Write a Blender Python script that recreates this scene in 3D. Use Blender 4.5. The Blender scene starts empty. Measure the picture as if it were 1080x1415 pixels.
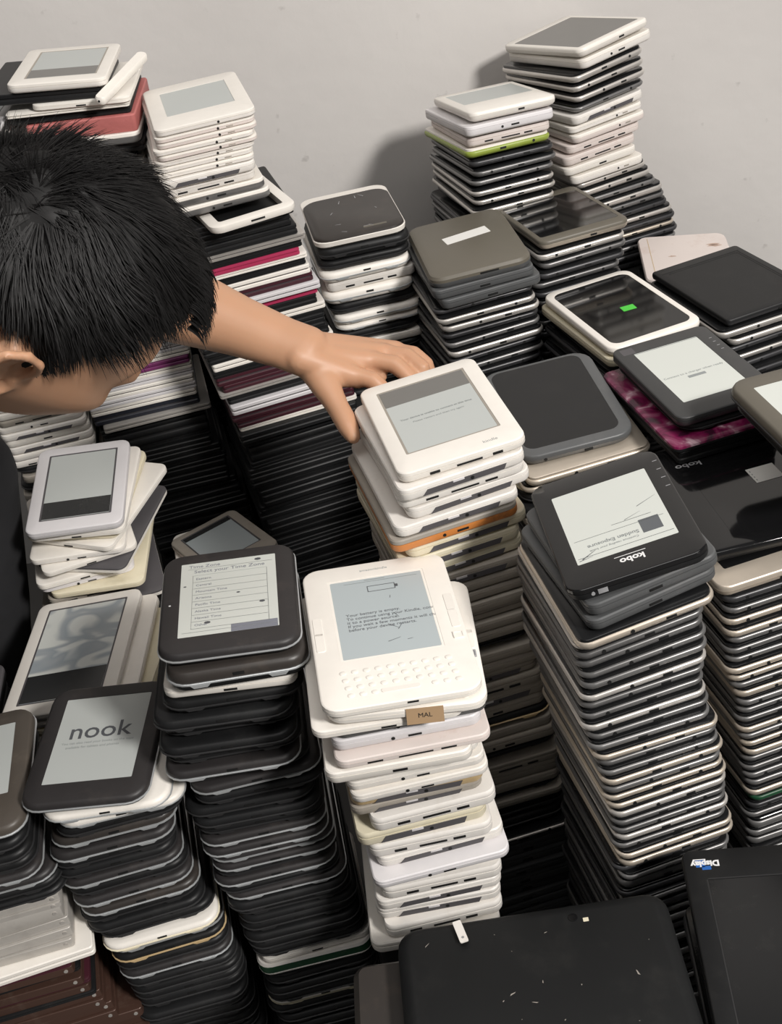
import bpy, bmesh, math, random
from mathutils import Vector, Matrix, Euler
random.seed(7)
R = math.radians
SC = bpy.context.scene
COL = SC.collection
CAMZ = 1.30                                   # the lens above the floor, metres

# ------------------------------------------------------------------ camera, world, lights, exposure
F_PX, PITCH, ROLL = 1700.0, R(34.9), R(-10.54)
cp, sp = math.cos(PITCH), math.sin(PITCH)
FWD = Vector((0, cp, -sp)); UP0 = Vector((0, sp, cp)); RT0 = Vector((1, 0, 0))
RT = RT0 * math.cos(ROLL) + UP0 * math.sin(ROLL)
UP = UP0 * math.cos(ROLL) - RT0 * math.sin(ROLL)
cam = bpy.data.objects.new('camera', bpy.data.cameras.new('camera'))
COL.objects.link(cam)
cam.matrix_world = Matrix((RT, UP, -FWD)).transposed().to_4x4()
cam.location = (0, 0, CAMZ)
cam.data.sensor_fit = 'VERTICAL'; cam.data.sensor_height = 36.0
cam.data.lens = F_PX / 1415 * 36.0
cam.data.clip_start = 0.02
SC.camera = cam

world = bpy.data.worlds.new('room_light'); SC.world = world
world.use_nodes = True
world.node_tree.nodes['Background'].inputs[0].default_value = (1.0, 0.985, 0.965, 1)
world.node_tree.nodes['Background'].inputs[1].default_value = 0.13

def area(name, loc, target, size, power, color):
    d = bpy.data.lights.new(name, 'AREA'); d.shape = 'RECTANGLE'; d.size, d.size_y = size
    d.energy = power; d.color = color
    o = bpy.data.objects.new(name, d); COL.objects.link(o)
    o.location = loc
    o.rotation_euler = (Vector(target) - Vector(loc)).to_track_quat('-Z', 'Y').to_euler()
    return o
area('ceiling_lamp', (2.00, -1.50, 2.95), (0.05, 1.3, 0.6), (0.62, 0.52), 164, (1.0, 0.966, 0.925))
area('overhead_fill', (0.1, 0.5, 2.6), (0.1, 0.9, 0), (1.6, 1.0), 15, (1.0, 0.97, 0.94))  # unseen soft fill, added for ambient light from above
SC.view_settings.view_transform = 'Standard'
SC.view_settings.look = 'None'
SC.view_settings.gamma = 1
SC.view_settings.use_curve_mapping = False
SC.view_settings.exposure = 0.0

# ------------------------------------------------------------------ materials
MATS = {}
def mat(name, col, rough=0.5, metal=0.0, var=0.06, dirt=0.0, dirtcol=(0.35, 0.3, 0.24), scale=60, spec=0.5, bump=0.0, coat=0.0, sss=0.0):
    if name in MATS: return MATS[name]
    m = bpy.data.materials.new(name); m.use_nodes = True
    nt = m.node_tree; N, L = nt.nodes, nt.links
    b = N['Principled BSDF']
    b.inputs['Roughness'].default_value = rough; b.inputs['Metallic'].default_value = metal
    b.inputs['Specular IOR Level'].default_value = spec
    if coat: b.inputs['Coat Weight'].default_value = coat; b.inputs['Coat Roughness'].default_value = 0.05
    if sss:
        b.inputs['Subsurface Weight'].default_value = sss; b.inputs['Subsurface Radius'].default_value = (1, 0.35, 0.2); b.inputs['Subsurface Scale'].default_value = 0.006
    tc = N.new('ShaderNodeTexCoord')
    no = N.new('ShaderNodeTexNoise'); no.inputs['Scale'].default_value = scale; no.inputs['Detail'].default_value = 5
    L.new(tc.outputs['Object'], no.inputs['Vector'])
    oi = N.new('ShaderNodeObjectInfo')
    ad = N.new('ShaderNodeMath'); ad.operation = 'ADD'; L.new(no.outputs['Fac'], ad.inputs[0]); L.new(oi.outputs['Random'], ad.inputs[1])
    mr = N.new('ShaderNodeMapRange'); mr.inputs['From Min'].default_value = 0.3; mr.inputs['From Max'].default_value = 1.7
    mr.inputs['To Min'].default_value = 1 - var; mr.inputs['To Max'].default_value = 1 + var
    L.new(ad.outputs[0], mr.inputs['Value'])
    mx = N.new('ShaderNodeVectorMath'); mx.operation = 'SCALE'; mx.inputs[0].default_value = col; L.new(mr.outputs[0], mx.inputs['Scale'])
    out = mx.outputs[0]
    if dirt:
        n2 = N.new('ShaderNodeTexNoise'); n2.inputs['Scale'].default_value = scale * 0.6; n2.inputs['Detail'].default_value = 8; n2.inputs['Roughness'].default_value = 0.7
        L.new(tc.outputs['Object'], n2.inputs['Vector'])
        r2 = N.new('ShaderNodeMapRange'); r2.inputs['From Min'].default_value = 0.55; r2.inputs['From Max'].default_value = 0.78; r2.inputs['To Max'].default_value = dirt
        L.new(n2.outputs['Fac'], r2.inputs['Value'])
        mm = N.new('ShaderNodeMix'); mm.data_type = 'RGBA'; L.new(r2.outputs[0], mm.inputs['Factor']); L.new(out, mm.inputs['A']); mm.inputs['B'].default_value = (*dirtcol, 1)
        out = mm.outputs['Result']
    L.new(out, b.inputs['Base Color'])
    if bump:
        bp = N.new('ShaderNodeBump'); bp.inputs['Strength'].default_value = bump; bp.inputs['Distance'].default_value = 0.002
        L.new(no.outputs['Fac'], bp.inputs['Height']); L.new(bp.outputs[0], b.inputs['Normal'])
    MATS[name] = m
    return m
def M(k): return PAL[k]()
PAL = {
 'white':   lambda: mat('white_plastic', (0.80, 0.765, 0.72), 0.42, dirt=0.35, dirtcol=(0.55, 0.48, 0.40)),
 'cream':   lambda: mat('cream_plastic', (0.72, 0.66, 0.50), 0.45, dirt=0.35, dirtcol=(0.5, 0.42, 0.25)),
 'ivory':   lambda: mat('ivory_plastic', (0.84, 0.80, 0.74), 0.40, dirt=0.12, dirtcol=(0.6, 0.55, 0.48)),
 'lilac':   lambda: mat('lilac_white_plastic', (0.76, 0.735, 0.745), 0.4),
 'pinkish': lambda: mat('pinkish_white_plastic', (0.74, 0.66, 0.62), 0.45, dirt=0.55, dirtcol=(0.45, 0.28, 0.22), scale=25),
 'silverwhite': lambda: mat('silver_white_plastic', (0.66, 0.64, 0.65), 0.38),
 'grey':    lambda: mat('warm_grey_plastic', (0.36, 0.325, 0.28), 0.5, dirt=0.3, dirtcol=(0.2, 0.16, 0.12), var=0.16),
 'tan':     lambda: mat('tan_tape', (0.56, 0.41, 0.22), 0.35, dirt=0.3, dirtcol=(0.7, 0.6, 0.42), bump=0.3),
 'graphite':lambda: mat('graphite_plastic', (0.095, 0.098, 0.10), 0.42, dirt=0.25, dirtcol=(0.18, 0.17, 0.16)),
 'charcoal':lambda: mat('charcoal_plastic', (0.042, 0.0425, 0.043), 0.42, dirt=0.3, dirtcol=(0.075, 0.07, 0.066)),
 'thumb':   lambda: mat('dark_print', (0.11, 0.12, 0.13), 0.4),
 'slate':   lambda: mat('slate_print', (0.20, 0.21, 0.25), 0.4),
 'faint':   lambda: mat('pale_screen_ink', (0.42, 0.44, 0.43), 0.4),
 'band':    lambda: mat('dark_grey_band', (0.085, 0.08, 0.085), 0.5),
 'black':   lambda: mat('black_plastic', (0.011, 0.0113, 0.012), 0.46, spec=0.33, dirt=0.35, dirtcol=(0.035, 0.034, 0.032), var=0.25),
 'soft':    lambda: mat('soft_touch_black', (0.026, 0.0235, 0.024), 0.5, dirt=0.4, dirtcol=(0.075, 0.062, 0.055), var=0.2),
 'brown':   lambda: mat('brown_black_plastic', (0.034, 0.029, 0.026), 0.42, dirt=0.45, dirtcol=(0.085, 0.066, 0.052)),
 'worn':    lambda: mat('worn_brown_bezel', (0.075, 0.063, 0.052), 0.45, dirt=0.5, dirtcol=(0.14, 0.115, 0.09)),
 'olive':   lambda: mat('olive_grey_back', (0.125, 0.112, 0.088), 0.45, dirt=0.2, dirtcol=(0.16, 0.14, 0.11)),
 'trim':    lambda: mat('silver_trim', (0.55, 0.57, 0.58), 0.35, 0.55),
 'dtrim':   lambda: mat('dull_dark_trim', (0.022, 0.022, 0.023), 0.5),
 'silver':  lambda: mat('silver_metal', (0.60, 0.57, 0.535), 0.36, 0.55, var=0.18),
 'gun':     lambda: mat('gunmetal', (0.20, 0.197, 0.195), 0.36, 0.5, var=0.22),
 'champ':   lambda: mat('champagne_metal', (0.62, 0.545, 0.455), 0.38, 0.55, var=0.08),
 'darkm':   lambda: mat('dark_metal', (0.055, 0.055, 0.058), 0.36, 0.3, var=0.3),
 'glass':   lambda: mat('black_glass', (0.007, 0.007, 0.0075), 0.07, spec=0.5),
 'dglass':  lambda: mat('dusty_black_glass', (0.010, 0.0103, 0.011), 0.20, spec=0.4, dirt=0.25, dirtcol=(0.035, 0.034, 0.032)),
 'hole':    lambda: mat('port_black', (0.006, 0.006, 0.006), 0.6),
 'eink':    lambda: mat('e_ink_grey', (0.49, 0.515, 0.50), 0.30, var=0.025, scale=14, dirt=0.06, dirtcol=(0.3, 0.32, 0.33)),
 'einkblue':lambda: mat('e_ink_blue_grey', (0.42, 0.47, 0.485), 0.30, var=0.02, scale=14),
 'einkpale':lambda: mat('e_ink_pale', (0.64, 0.665, 0.625), 0.28, var=0.02, scale=14),
 'ink':     lambda: mat('screen_ink', (0.085, 0.09, 0.10), 0.4),
 'inksoft': lambda: mat('faint_screen_ink', (0.27, 0.29, 0.29), 0.4),
 'deadlcd': lambda: mat('dead_screen_band', (0.022, 0.023, 0.024), 0.2, dirt=0.3, dirtcol=(0.06, 0.058, 0.056)),
 'darkeink':lambda: mat('dark_grey_screen_band', (0.16, 0.155, 0.145), 0.3),
 'whiteink':lambda: mat('white_print', (0.82, 0.82, 0.82), 0.5),
 'greyink': lambda: mat('grey_print', (0.32, 0.32, 0.33), 0.4),
 'blueink': lambda: mat('blue_print', (0.02, 0.12, 0.42), 0.5),
 'paper':   lambda: mat('paper_label', (0.78, 0.77, 0.74), 0.7, var=0.03),
 'kraft':   lambda: mat('brown_paper', (0.40, 0.265, 0.15), 0.75, var=0.05),
 'green':   lambda: mat('bright_green_sticker', (0.08, 0.62, 0.06), 0.5),
 'lime':    lambda: mat('lime_green_plastic', (0.30, 0.38, 0.06), 0.4, dirt=0.5, dirtcol=(0.5, 0.5, 0.3), scale=35),
 'pcb':     lambda: mat('circuit_green', (0.012, 0.07, 0.03), 0.4, dirt=0.7, dirtcol=(0.1, 0.13, 0.1), scale=200),
 'orange':  lambda: mat('orange_printed_shell', (0.66, 0.24, 0.06), 0.4, dirt=1.0, dirtcol=(0.07, 0.05, 0.045), scale=48),
 'pink':    lambda: mat('dusty_pink_cover', (0.47, 0.145, 0.135), 0.6, bump=0.2, scale=200),
 'cerise':  lambda: mat('cerise_cover', (0.42, 0.035, 0.10), 0.45),
 'maroon':  lambda: mat('maroon_cover', (0.055, 0.012, 0.02), 0.45, var=0.2),
 'purple':  lambda: mat('purple_cover', (0.17, 0.03, 0.12), 0.45),
 'navy':    lambda: mat('navy_cover', (0.016, 0.018, 0.028), 0.45),
 'rust':    lambda: mat('red_brown_metal', (0.085, 0.045, 0.033), 0.4, 0.3, dirt=0.4, dirtcol=(0.25, 0.2, 0.16), scale=40),
 'drive':   lambda: mat('zinc_metal', (0.50, 0.475, 0.44), 0.45, 0.3, dirt=0.3, dirtcol=(0.25, 0.22, 0.2)),
}
def magenta_mat():
    if 'mag' in MATS: return MATS['mag']
    m = bpy.data.materials.new('magenta_print_back'); m.use_nodes = True
    nt = m.node_tree; N, L = nt.nodes, nt.links; b = N['Principled BSDF']; b.inputs['Roughness'].default_value = 0.25
    tc = N.new('ShaderNodeTexCoord'); n = N.new('ShaderNodeTexNoise'); n.inputs['Scale'].default_value = 26; n.inputs['Detail'].default_value = 3; n.inputs['Distortion'].default_value = 1.6
    L.new(tc.outputs['Object'], n.inputs['Vector'])
    cr = N.new('ShaderNodeValToRGB'); e = cr.color_ramp.elements
    e[0].position = 0.36; e[0].color = (0.045, 0.006, 0.022, 1); e[1].position = 0.66; e[1].color = (0.60, 0.40, 0.46, 1)
    k = e.new(0.47); k.color = (0.17, 0.008, 0.06, 1); k = e.new(0.57); k.color = (0.24, 0.06, 0.12, 1)
    L.new(n.outputs['Fac'], cr.inputs[0]); L.new(cr.outputs[0], b.inputs['Base Color'])
    MATS['mag'] = m; return m
PAL['magenta'] = magenta_mat
def marble_mat():
    if 'marble' in MATS: return MATS['marble']
    m = bpy.data.materials.new('cracked_e_ink'); m.use_nodes = True
    nt = m.node_tree; N, L = nt.nodes, nt.links; b = N['Principled BSDF']; b.inputs['Roughness'].default_value = 0.28
    tc = N.new('ShaderNodeTexCoord'); mp = N.new('ShaderNodeMapping'); mp.inputs['Rotation'].default_value = (0, 0, R(35)); mp.inputs['Scale'].default_value = (16, 30, 1)
    L.new(tc.outputs['Object'], mp.inputs[0])
    n = N.new('ShaderNodeTexNoise'); n.inputs['Scale'].default_value = 0.75; n.inputs['Detail'].default_value = 1.5; n.inputs['Distortion'].default_value = 1.1
    L.new(mp.outputs[0], n.inputs['Vector'])
    cr = N.new('ShaderNodeValToRGB'); e = cr.color_ramp.elements
    e[0].position = 0.40; e[0].color = (0.60, 0.62, 0.60, 1); e[1].position = 0.60; e[1].color = (0.64, 0.66, 0.63, 1)
    k = e.new(0.47); k.color = (0.31, 0.35, 0.38, 1); k = e.new(0.53); k.color = (0.36, 0.39, 0.41, 1)
    L.new(n.outputs['Fac'], cr.inputs[0]); L.new(cr.outputs[0], b.inputs['Base Color'])
    MATS['marble'] = m; return m
PAL['marble'] = marble_mat

# ------------------------------------------------------------------ mesh helpers
def to_mesh(bm, name, m, smooth=True, angle=35):
    me = bpy.data.meshes.new(name)
    bmesh.ops.recalc_face_normals(bm, faces=bm.faces[:])
    bm.to_mesh(me); bm.free()
    if smooth:
        for p in me.polygons: p.use_smooth = True
        try: me.set_sharp_from_angle(angle=R(angle))
        except Exception: pass
    me.materials.append(M(m) if isinstance(m, str) else m)
    return me
def rring(bm, z, hw, hl, r, cx=0, cy=0, seg=5):
    r = max(min(r, hw * 0.98, hl * 0.98), 0.0003)
    vs = []
    for (sx, sy, a0) in ((1, 1, 0), (-1, 1, 90), (-1, -1, 180), (1, -1, 270)):
        for i in range(seg + 1):
            a = R(a0 + 90 * i / seg)
            vs.append(bm.verts.new((cx + sx * (hw - r) + r * math.cos(a), cy + sy * (hl - r) + r * math.sin(a), z)))
    return vs
def bridge(bm, a, b):
    n = len(a)
    for i in range(n):
        j = (i + 1) % n
        bm.faces.new((a[i], a[j], b[j], b[i]))
def loft(bm, rings, seg=5, cap=(True, True)):
    """rings: (z, halfwidth, halflength, radius[, cx, cy])"""
    rs = [rring(bm, *q, seg=seg) if len(q) == 4 else rring(bm, q[0], q[1], q[2], q[3], q[4], q[5], seg=seg) for q in rings]
    for a, b in zip(rs, rs[1:]): bridge(bm, a, b)
    if cap[0]: bm.faces.new(list(reversed(rs[0])))
    if cap[1]: bm.faces.new(rs[-1])
    return rs
def prof(w, l, r, pts):
    return [(z, w / 2 - i, l / 2 - i, max(r - i, 0.0006)) for z, i in pts]
def slab(bm, x0, x1, y0, y1, z0, z1, r=0.001):
    loft(bm, [(z0, (x1 - x0) / 2, (y1 - y0) / 2, r, (x0 + x1) / 2, (y0 + y1) / 2), (z1, (x1 - x0) / 2, (y1 - y0) / 2, r, (x0 + x1) / 2, (y0 + y1) / 2)], seg=2)
def boxp(name, m, x0, x1, y0, y1, z0, z1, r=0.0004):
    bm = bmesh.new(); slab(bm, x0, x1, y0, y1, z0, z1, r); return (name, to_mesh(bm, name, m), [])
def disc_front(name, m, x, y, z, rad, depth=0.002):
    """a short peg on the front edge, axis along y"""
    bm = bmesh.new(); n = 10
    a = [bm.verts.new((x + rad * math.cos(2 * math.pi * i / n), y, z + rad * math.sin(2 * math.pi * i / n))) for i in range(n)]
    b = [bm.verts.new((v.co.x, y + depth, v.co.z)) for v in a]
    bridge(bm, a, b); bm.faces.new(a); bm.faces.new(list(reversed(b)))
    return (name, to_mesh(bm, name, m), [])
def band_prism(name, m, w, l, t):
    """dark trapezoid insert along the front edge"""
    bm = bmesh.new(); y = -l / 2 - 0.0004
    h = 0.0012; xs = [(-w * 0.33, t * .15), (w * 0.31, t * .15), (w * 0.335, t * .55), (-w * 0.29, t * .55)]
    a = [bm.verts.new((x, y, z)) for x, z in xs]; b = [bm.verts.new((x, y + 0.004, z)) for x, z in xs]
    bridge(bm, a, b); bm.faces.new(a); bm.faces.new(list(reversed(b)))
    return (name, to_mesh(bm, name, m, smooth=False), [])

# ------------------------------------------------------------------ the plain devices of the stacks
# each builder gives a list of parts: (name, mesh, [sub-parts])
CACHE = {}
def reader(w, l, t, shell, bezel, edge, band='band'):
    r = 0.011; P = []
    bm = bmesh.new(); loft(bm, prof(w, l, r, [(0, .0035), (t * .10, .0012), (t * .22, .0002), (t * .62, 0)])); P.append(('back_shell', to_mesh(bm, 'back_shell', shell), []))
    bm = bmesh.new(); loft(bm, prof(w, l, r, [(t * .625, .0006), (t * .68, .0001), (t * .9, .0004), (t * .985, .0016)])); P.append(('front_bezel', to_mesh(bm, 'front_bezel', bezel), []))
    y = -l / 2
    if edge == 'band':
        P.append(band_prism('port_band', band, w, l, t)); P.append(disc_front('headphone_jack', 'hole', w * .06, y - .0008, t * .34, .0018))
        P.append(boxp('charging_port', 'silverwhite', -w * .09, w * .0, y - .0007, y + .001, t * .44, t * .58))
    elif edge == 'slots':
        for a, b in ((-.30, -.20), (.17, .27)): P.append(boxp('speaker_slot', 'hole', w * a, w * b, y - .0004, y + .002, t * .30, t * .46, .0006))
        P.append(boxp('charging_port', 'hole', -w * .10, w * .12, y - .0004, y + .002, t * .30, t * .43, .0004))
    elif edge == 'jack':
        P.append(disc_front('headphone_jack', 'hole', w * .12, y - .0004, t * .42, .0015))
        P.append(boxp('charging_port', 'grey', w * .2, w * .27, y - .0003, y + .002, t * .34, t * .5))
    elif edge == 'ports':
        P.append(disc_front('headphone_jack', 'hole', -w * .1, y - .0004, t * .38, .0017))
        P.append(boxp('charging_port', 'hole', w * .0, w * .09, y - .0004, y + .002, t * .3, t * .45))
    elif edge == 'port':
        P.append(boxp('charging_port', 'hole', -w * .05, w * .05, y - .0004, y + .002, t * .3, t * .48))
    return P
def nook(w, l, t, shell, trim, bezel):
    r = 0.02; P = []
    bm = bmesh.new(); loft(bm, prof(w, l, r, [(0, .0065), (t * .12, .003), (t * .28, .0012), (t * .42, .0006)])); P.append(('back_shell', to_mesh(bm, 'back_shell', shell), []))
    bm = bmesh.new(); loft(bm, prof(w, l, r, [(t * .42, -.0002), (t * .44, -.0008), (t * .50, -.0008), (t * .52, -.0002)])); P.append(('trim_band', to_mesh(bm, 'trim_band', trim), []))
    for x in (-.27, .27):
        bm = bmesh.new(); y = -l / 2 - .0010
        xs = [(x * w - .009, t * .45), (x * w - .006, t * .30), (x * w + .006, t * .30), (x * w + .009, t * .45)]
        a = [bm.verts.new((q, y, z)) for q, z in xs]; b = [bm.verts.new((q, y + .003, z)) for q, z in xs]
        bridge(bm, a, b); bm.faces.new(a); bm.faces.new(list(reversed(b))); P.append(('latch_tab', to_mesh(bm, 'latch_tab', trim, False), []))
    bm = bmesh.new(); loft(bm, prof(w, l, r, [(t * .52, .0006), (t * .62, .0003), (t * .8, .0009), (t * .93, .0025), (t * .985, .0048)])); P.append(('front_bezel', to_mesh(bm, 'front_bezel', bezel), []))
    P.append(boxp('charging_port', 'hole', -w * .04, w * .04, -l / 2 - .0002, -l / 2 + .002, t * .63, t * .76))
    return P
def tablet(w, l, t, shell, glass='dglass', variant=0):
    r = 0.012; P = []
    bm = bmesh.new(); loft(bm, prof(w, l, r, [(0, .008), (t * .10, .0035), (t * .24, .0012), (t * .42, .0001), (t * .60, 0), (t * .72, .0008), (t * .76, .0018)])); P.append(('back_shell', to_mesh(bm, 'back_shell', shell, angle=60), []))
    bm = bmesh.new(); loft(bm, prof(w, l, r, [(t * .77, .0022), (t * .96, .0024), (t * .99, .003)])); P.append(('glass_front', to_mesh(bm, 'glass_front', glass), []))
    y = -l / 2
    px, jx = ((.05, -.30), (-.08, .28), (.16, -.12), (.0, .38))[variant]
    P.append(boxp('charging_port', 'hole', w * px - .0045, w * px + .0045, y - .0004, y + .002, t * .38, t * .58))
    P.append(disc_front('headphone_jack', 'hole', w * jx, y - .0004, t * .48, .0019))
    return P
def folio(w, l, t, colour, inner='band'):
    P = []
    for n, a, b in (('lower_board', 0, .44), ('upper_board', .56, .99)):
        bm = bmesh.new(); loft(bm, prof(w, l, .004, [(t * a, .0012), (t * (a + .08), 0), (t * (b - .08), 0), (t * b, .0012)]), seg=3); P.append((n, to_mesh(bm, n, colour), []))
    bm = bmesh.new(); loft(bm, prof(w - .004, l - .004, .003, [(t * .43, 0), (t * .57, 0)]), seg=2); P.append(('middle_seam', to_mesh(bm, 'middle_seam', inner), []))
    return P
def cover(w, l, t, colour):
    P = []
    bm = bmesh.new(); loft(bm, prof(w, l, .005, [(0, .001), (t * .08, 0), (t * .9, 0), (t * .98, .0015)]), seg=3); P.append(('cover_body', to_mesh(bm, 'cover_body', colour), []))
    bm = bmesh.new(); slab(bm, -w / 2 + .004, w / 2 - .004, -l / 2 + .004, -l / 2 + .006, t * .98, t, .0004); P.append(('stitched_edge', to_mesh(bm, 'stitched_edge', colour), []))
    return P
def metal_box(w, l, t, colour):
    P = []
    bm = bmesh.new(); loft(bm, prof(w, l, .003, [(0, .001), (t * .06, 0), (t * .88, 0), (t * .93, .0008)]), seg=2); P.append(('tray', to_mesh(bm, 'tray', colour), []))
    bm = bmesh.new(); loft(bm, prof(w, l, .003, [(t * .93, .0016), (t * .95, .0003), (t * .99, .0003)]), seg=2); P.append(('cover_plate', to_mesh(bm, 'cover_plate', colour), []))
    for sx in (-1, 1): P.append(disc_front('corner_screw', 'silver', sx * w * .45, -l / 2 - .0008, t * .5, .0022))
    return P
def board(w, l, t, m1='white', m2='pcb'):
    P = []
    bm = bmesh.new(); loft(bm, prof(w, l, .016, [(0, .003), (t * .08, .0005), (t * .18, 0), (t * .215, .001)])); P.append(('back_shell', to_mesh(bm, 'back_shell', m1), []))
    bm = bmesh.new(); loft(bm, prof(w - .0012, l - .0012, .014, [(t * .22, 0), (t * .78, 0)])); P.append(('circuit_board', to_mesh(bm, 'circuit_board', m2), []))
    bm = bmesh.new(); loft(bm, prof(w, l, .016, [(t * .785, .001), (t * .82, .0002), (t * .99, .002)])); P.append(('front_bezel', to_mesh(bm, 'front_bezel', m1), []))
    return P

# code: (name, category, description, builder)
T = {
 'wb': ('e_reader', 'e-reader', 'white e-reader with dark port band', lambda w, l, t, v: reader(w, l, t, 'white', 'white', 'band')),
 'ws': ('e_reader', 'e-reader', 'white e-reader with slotted lower edge', lambda w, l, t, v: reader(w, l, t, 'white', 'white', 'slots')),
 'wj': ('e_reader', 'e-reader', 'thin white e-reader with round jack', lambda w, l, t, v: reader(w, l, t, 'pinkish' if v == 3 else 'white', 'ivory', 'jack')),
 'wp': ('e_reader', 'e-reader', 'plain white e-reader', lambda w, l, t, v: reader(w, l, t, 'ivory', 'ivory', 'port')),
 'wo': ('e_reader', 'e-reader', 'white e-reader with two small ports', lambda w, l, t, v: reader(w, l, t, 'white', 'ivory', 'ports')),
 'wg': ('e_reader', 'e-reader', 'white-fronted e-reader with grey edge', lambda w, l, t, v: reader(w, l, t, 'gun', 'ivory', 'ports')),
 'wl': ('e_reader', 'e-reader', 'lilac-white e-reader', lambda w, l, t, v: reader(w, l, t, 'lilac', 'lilac', 'ports')),
 'wk': ('e_reader', 'e-reader', 'pinkish stained white e-reader', lambda w, l, t, v: reader(w, l, t, 'pinkish', 'pinkish', 'slots')),
 'cb': ('e_reader', 'e-reader', 'yellowed e-reader with dark port band', lambda w, l, t, v: reader(w, l, t, 'cream', 'cream', 'band')),
 'cp': ('e_reader', 'e-reader', 'yellowed cream e-reader', lambda w, l, t, v: reader(w, l, t, 'cream', 'cream', 'plain')),
 'gy': ('e_reader', 'e-reader', 'medium grey e-reader', lambda w, l, t, v: reader(w, l, t, 'grey', 'grey', 'plain')),
 'gb': ('e_reader', 'e-reader', 'grey e-reader with dark port band', lambda w, l, t, v: reader(w, l, t, 'grey', 'grey', 'band')),
 'gs': ('e_reader', 'e-reader', 'grey e-reader with slotted lower edge', lambda w, l, t, v: reader(w, l, t, 'grey', 'grey', 'slots')),
 'gp': ('e_reader', 'e-reader', 'grey e-reader with two small ports', lambda w, l, t, v: reader(w, l, t, 'grey', 'grey', 'ports')),
 'gk': ('e_reader', 'e-reader', 'graphite grey e-reader', lambda w, l, t, v: reader(w, l, t, 'graphite', 'graphite', 'port')),
 'go': ('e_reader', 'e-reader', 'tan tape-wrapped e-reader', lambda w, l, t, v: reader(w, l, t, 'tan', 'tan', 'band')),
 'gx': ('e_reader', 'e-reader', 'white-rimmed e-reader with charcoal back', lambda w, l, t, v: reader(w, l, t, 'ivory', 'band', 'plain')),
 'cx': ('e_reader', 'e-reader', 'slim cream e-reader', lambda w, l, t, v: reader(w, l, t, 'cream', 'cream', 'plain')),
 'or': ('e_reader', 'e-reader', 'e-reader in orange printed shell', lambda w, l, t, v: reader(w, l, t, 'orange', 'grey', 'ports')),
 'nk': ('e_reader', 'e-reader', 'black e-reader with silver seam', lambda w, l, t, v: nook(w, l, t, 'black', 'trim', 'soft')),
 'nd': ('e_reader', 'e-reader', 'all-black e-reader', lambda w, l, t, v: nook(w, l, t, 'black', 'dtrim', 'black')),
 'nb': ('e_reader', 'e-reader', 'brownish scuffed black e-reader', lambda w, l, t, v: nook(w, l, t, 'black', 'trim', 'brown')),
 'nw': ('e_reader', 'e-reader', 'white round-cornered e-reader', lambda w, l, t, v: nook(w, l, t, 'ivory', 'trim', 'ivory')),
 'nc': ('e_reader', 'e-reader', 'cream round-cornered e-reader', lambda w, l, t, v: nook(w, l, t, 'cream', 'cream', 'ivory')),
 'nt': ('e_reader', 'e-reader', 'black e-reader with tan seam', lambda w, l, t, v: nook(w, l, t, 'brown', 'tan', 'black')),
 'pc': ('opened_e_reader', 'e-reader', 'opened white e-reader showing green circuit board', lambda w, l, t, v: board(w, l, t)),
 'ts': ('tablet', 'tablet', 'silver-edged tablet', lambda w, l, t, v: tablet(w, l, t, 'silver', variant=v)),
 'tg': ('tablet', 'tablet', 'gunmetal tablet', lambda w, l, t, v: tablet(w, l, t, 'gun', variant=v)),
 'tc': ('tablet', 'tablet', 'champagne-edged tablet', lambda w, l, t, v: tablet(w, l, t, 'champ', variant=v)),
 'tb': ('tablet', 'tablet', 'champagne tablet lying face down', lambda w, l, t, v: tablet(w, l, t, 'champ', 'champ', variant=v)),
 'td': ('tablet', 'tablet', 'dark-edged tablet', lambda w, l, t, v: tablet(w, l, t, 'darkm', variant=v)),
 'tw': ('tablet', 'tablet', 'white-edged tablet', lambda w, l, t, v: tablet(w, l, t, 'ivory', variant=v)),
 'tl': ('tablet', 'tablet', 'lime green tablet with white rim', lambda w, l, t, v: tablet(w, l, t, 'lime', 'ivory', variant=v)),
 'tn': ('tablet', 'tablet', 'tablet with green circuit board edge', lambda w, l, t, v: tablet(w, l, t, 'pcb', variant=v)),
 'bk': ('folio_case', 'case', 'thin black folio case', lambda w, l, t, v: folio(w, l, t, 'black', 'dtrim')),
 'bw': ('folio_case', 'case', 'white folio case', lambda w, l, t, v: folio(w, l, t, 'ivory')),
 'bg': ('folio_case', 'case', 'pale grey folio case', lambda w, l, t, v: folio(w, l, t, 'silverwhite')),
 'bs': ('folio_case', 'case', 'silver folio case', lambda w, l, t, v: folio(w, l, t, 'silver')),
 'bp': ('folio_case', 'case', 'cerise pink folio case', lambda w, l, t, v: folio(w, l, t, 'cerise', 'cerise')),
 'bd': ('folio_case', 'case', 'thick dusty pink cover', lambda w, l, t, v: cover(w, l, t, 'pink')),
 'bm': ('folio_case', 'case', 'dark maroon folio case', lambda w, l, t, v: folio(w, l, t, 'maroon')),
 'bu': ('folio_case', 'case', 'purple folio case', lambda w, l, t, v: folio(w, l, t, 'purple', 'purple')),
 'bn': ('folio_case', 'case', 'navy folio case', lambda w, l, t, v: folio(w, l, t, 'navy')),
 'mb': ('drive_unit', 'drive', 'flat grey metal drive', lambda w, l, t, v: metal_box(w, l, t, 'drive')),
 'mr': ('drive_unit', 'drive', 'red-brown metal slab with bright corners', lambda w, l, t, v: metal_box(w, l, t, 'rust')),
}
ORD = 'zeroth topmost second third fourth fifth sixth seventh eighth ninth tenth eleventh twelfth thirteenth fourteenth fifteenth sixteenth seventeenth eighteenth nineteenth'.split()
def ordinal(n):
    if n < 20: return ORD[n]
    tens = {2: 'twent', 3: 'thirt', 4: 'fort', 5: 'fift', 6: 'sixt', 7: 'sevent', 8: 'eight'}[n // 10]
    return tens + 'ieth' if n % 10 == 0 else tens + 'y-' + (['', 'first'] + ORD[2:])[n % 10]

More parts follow.
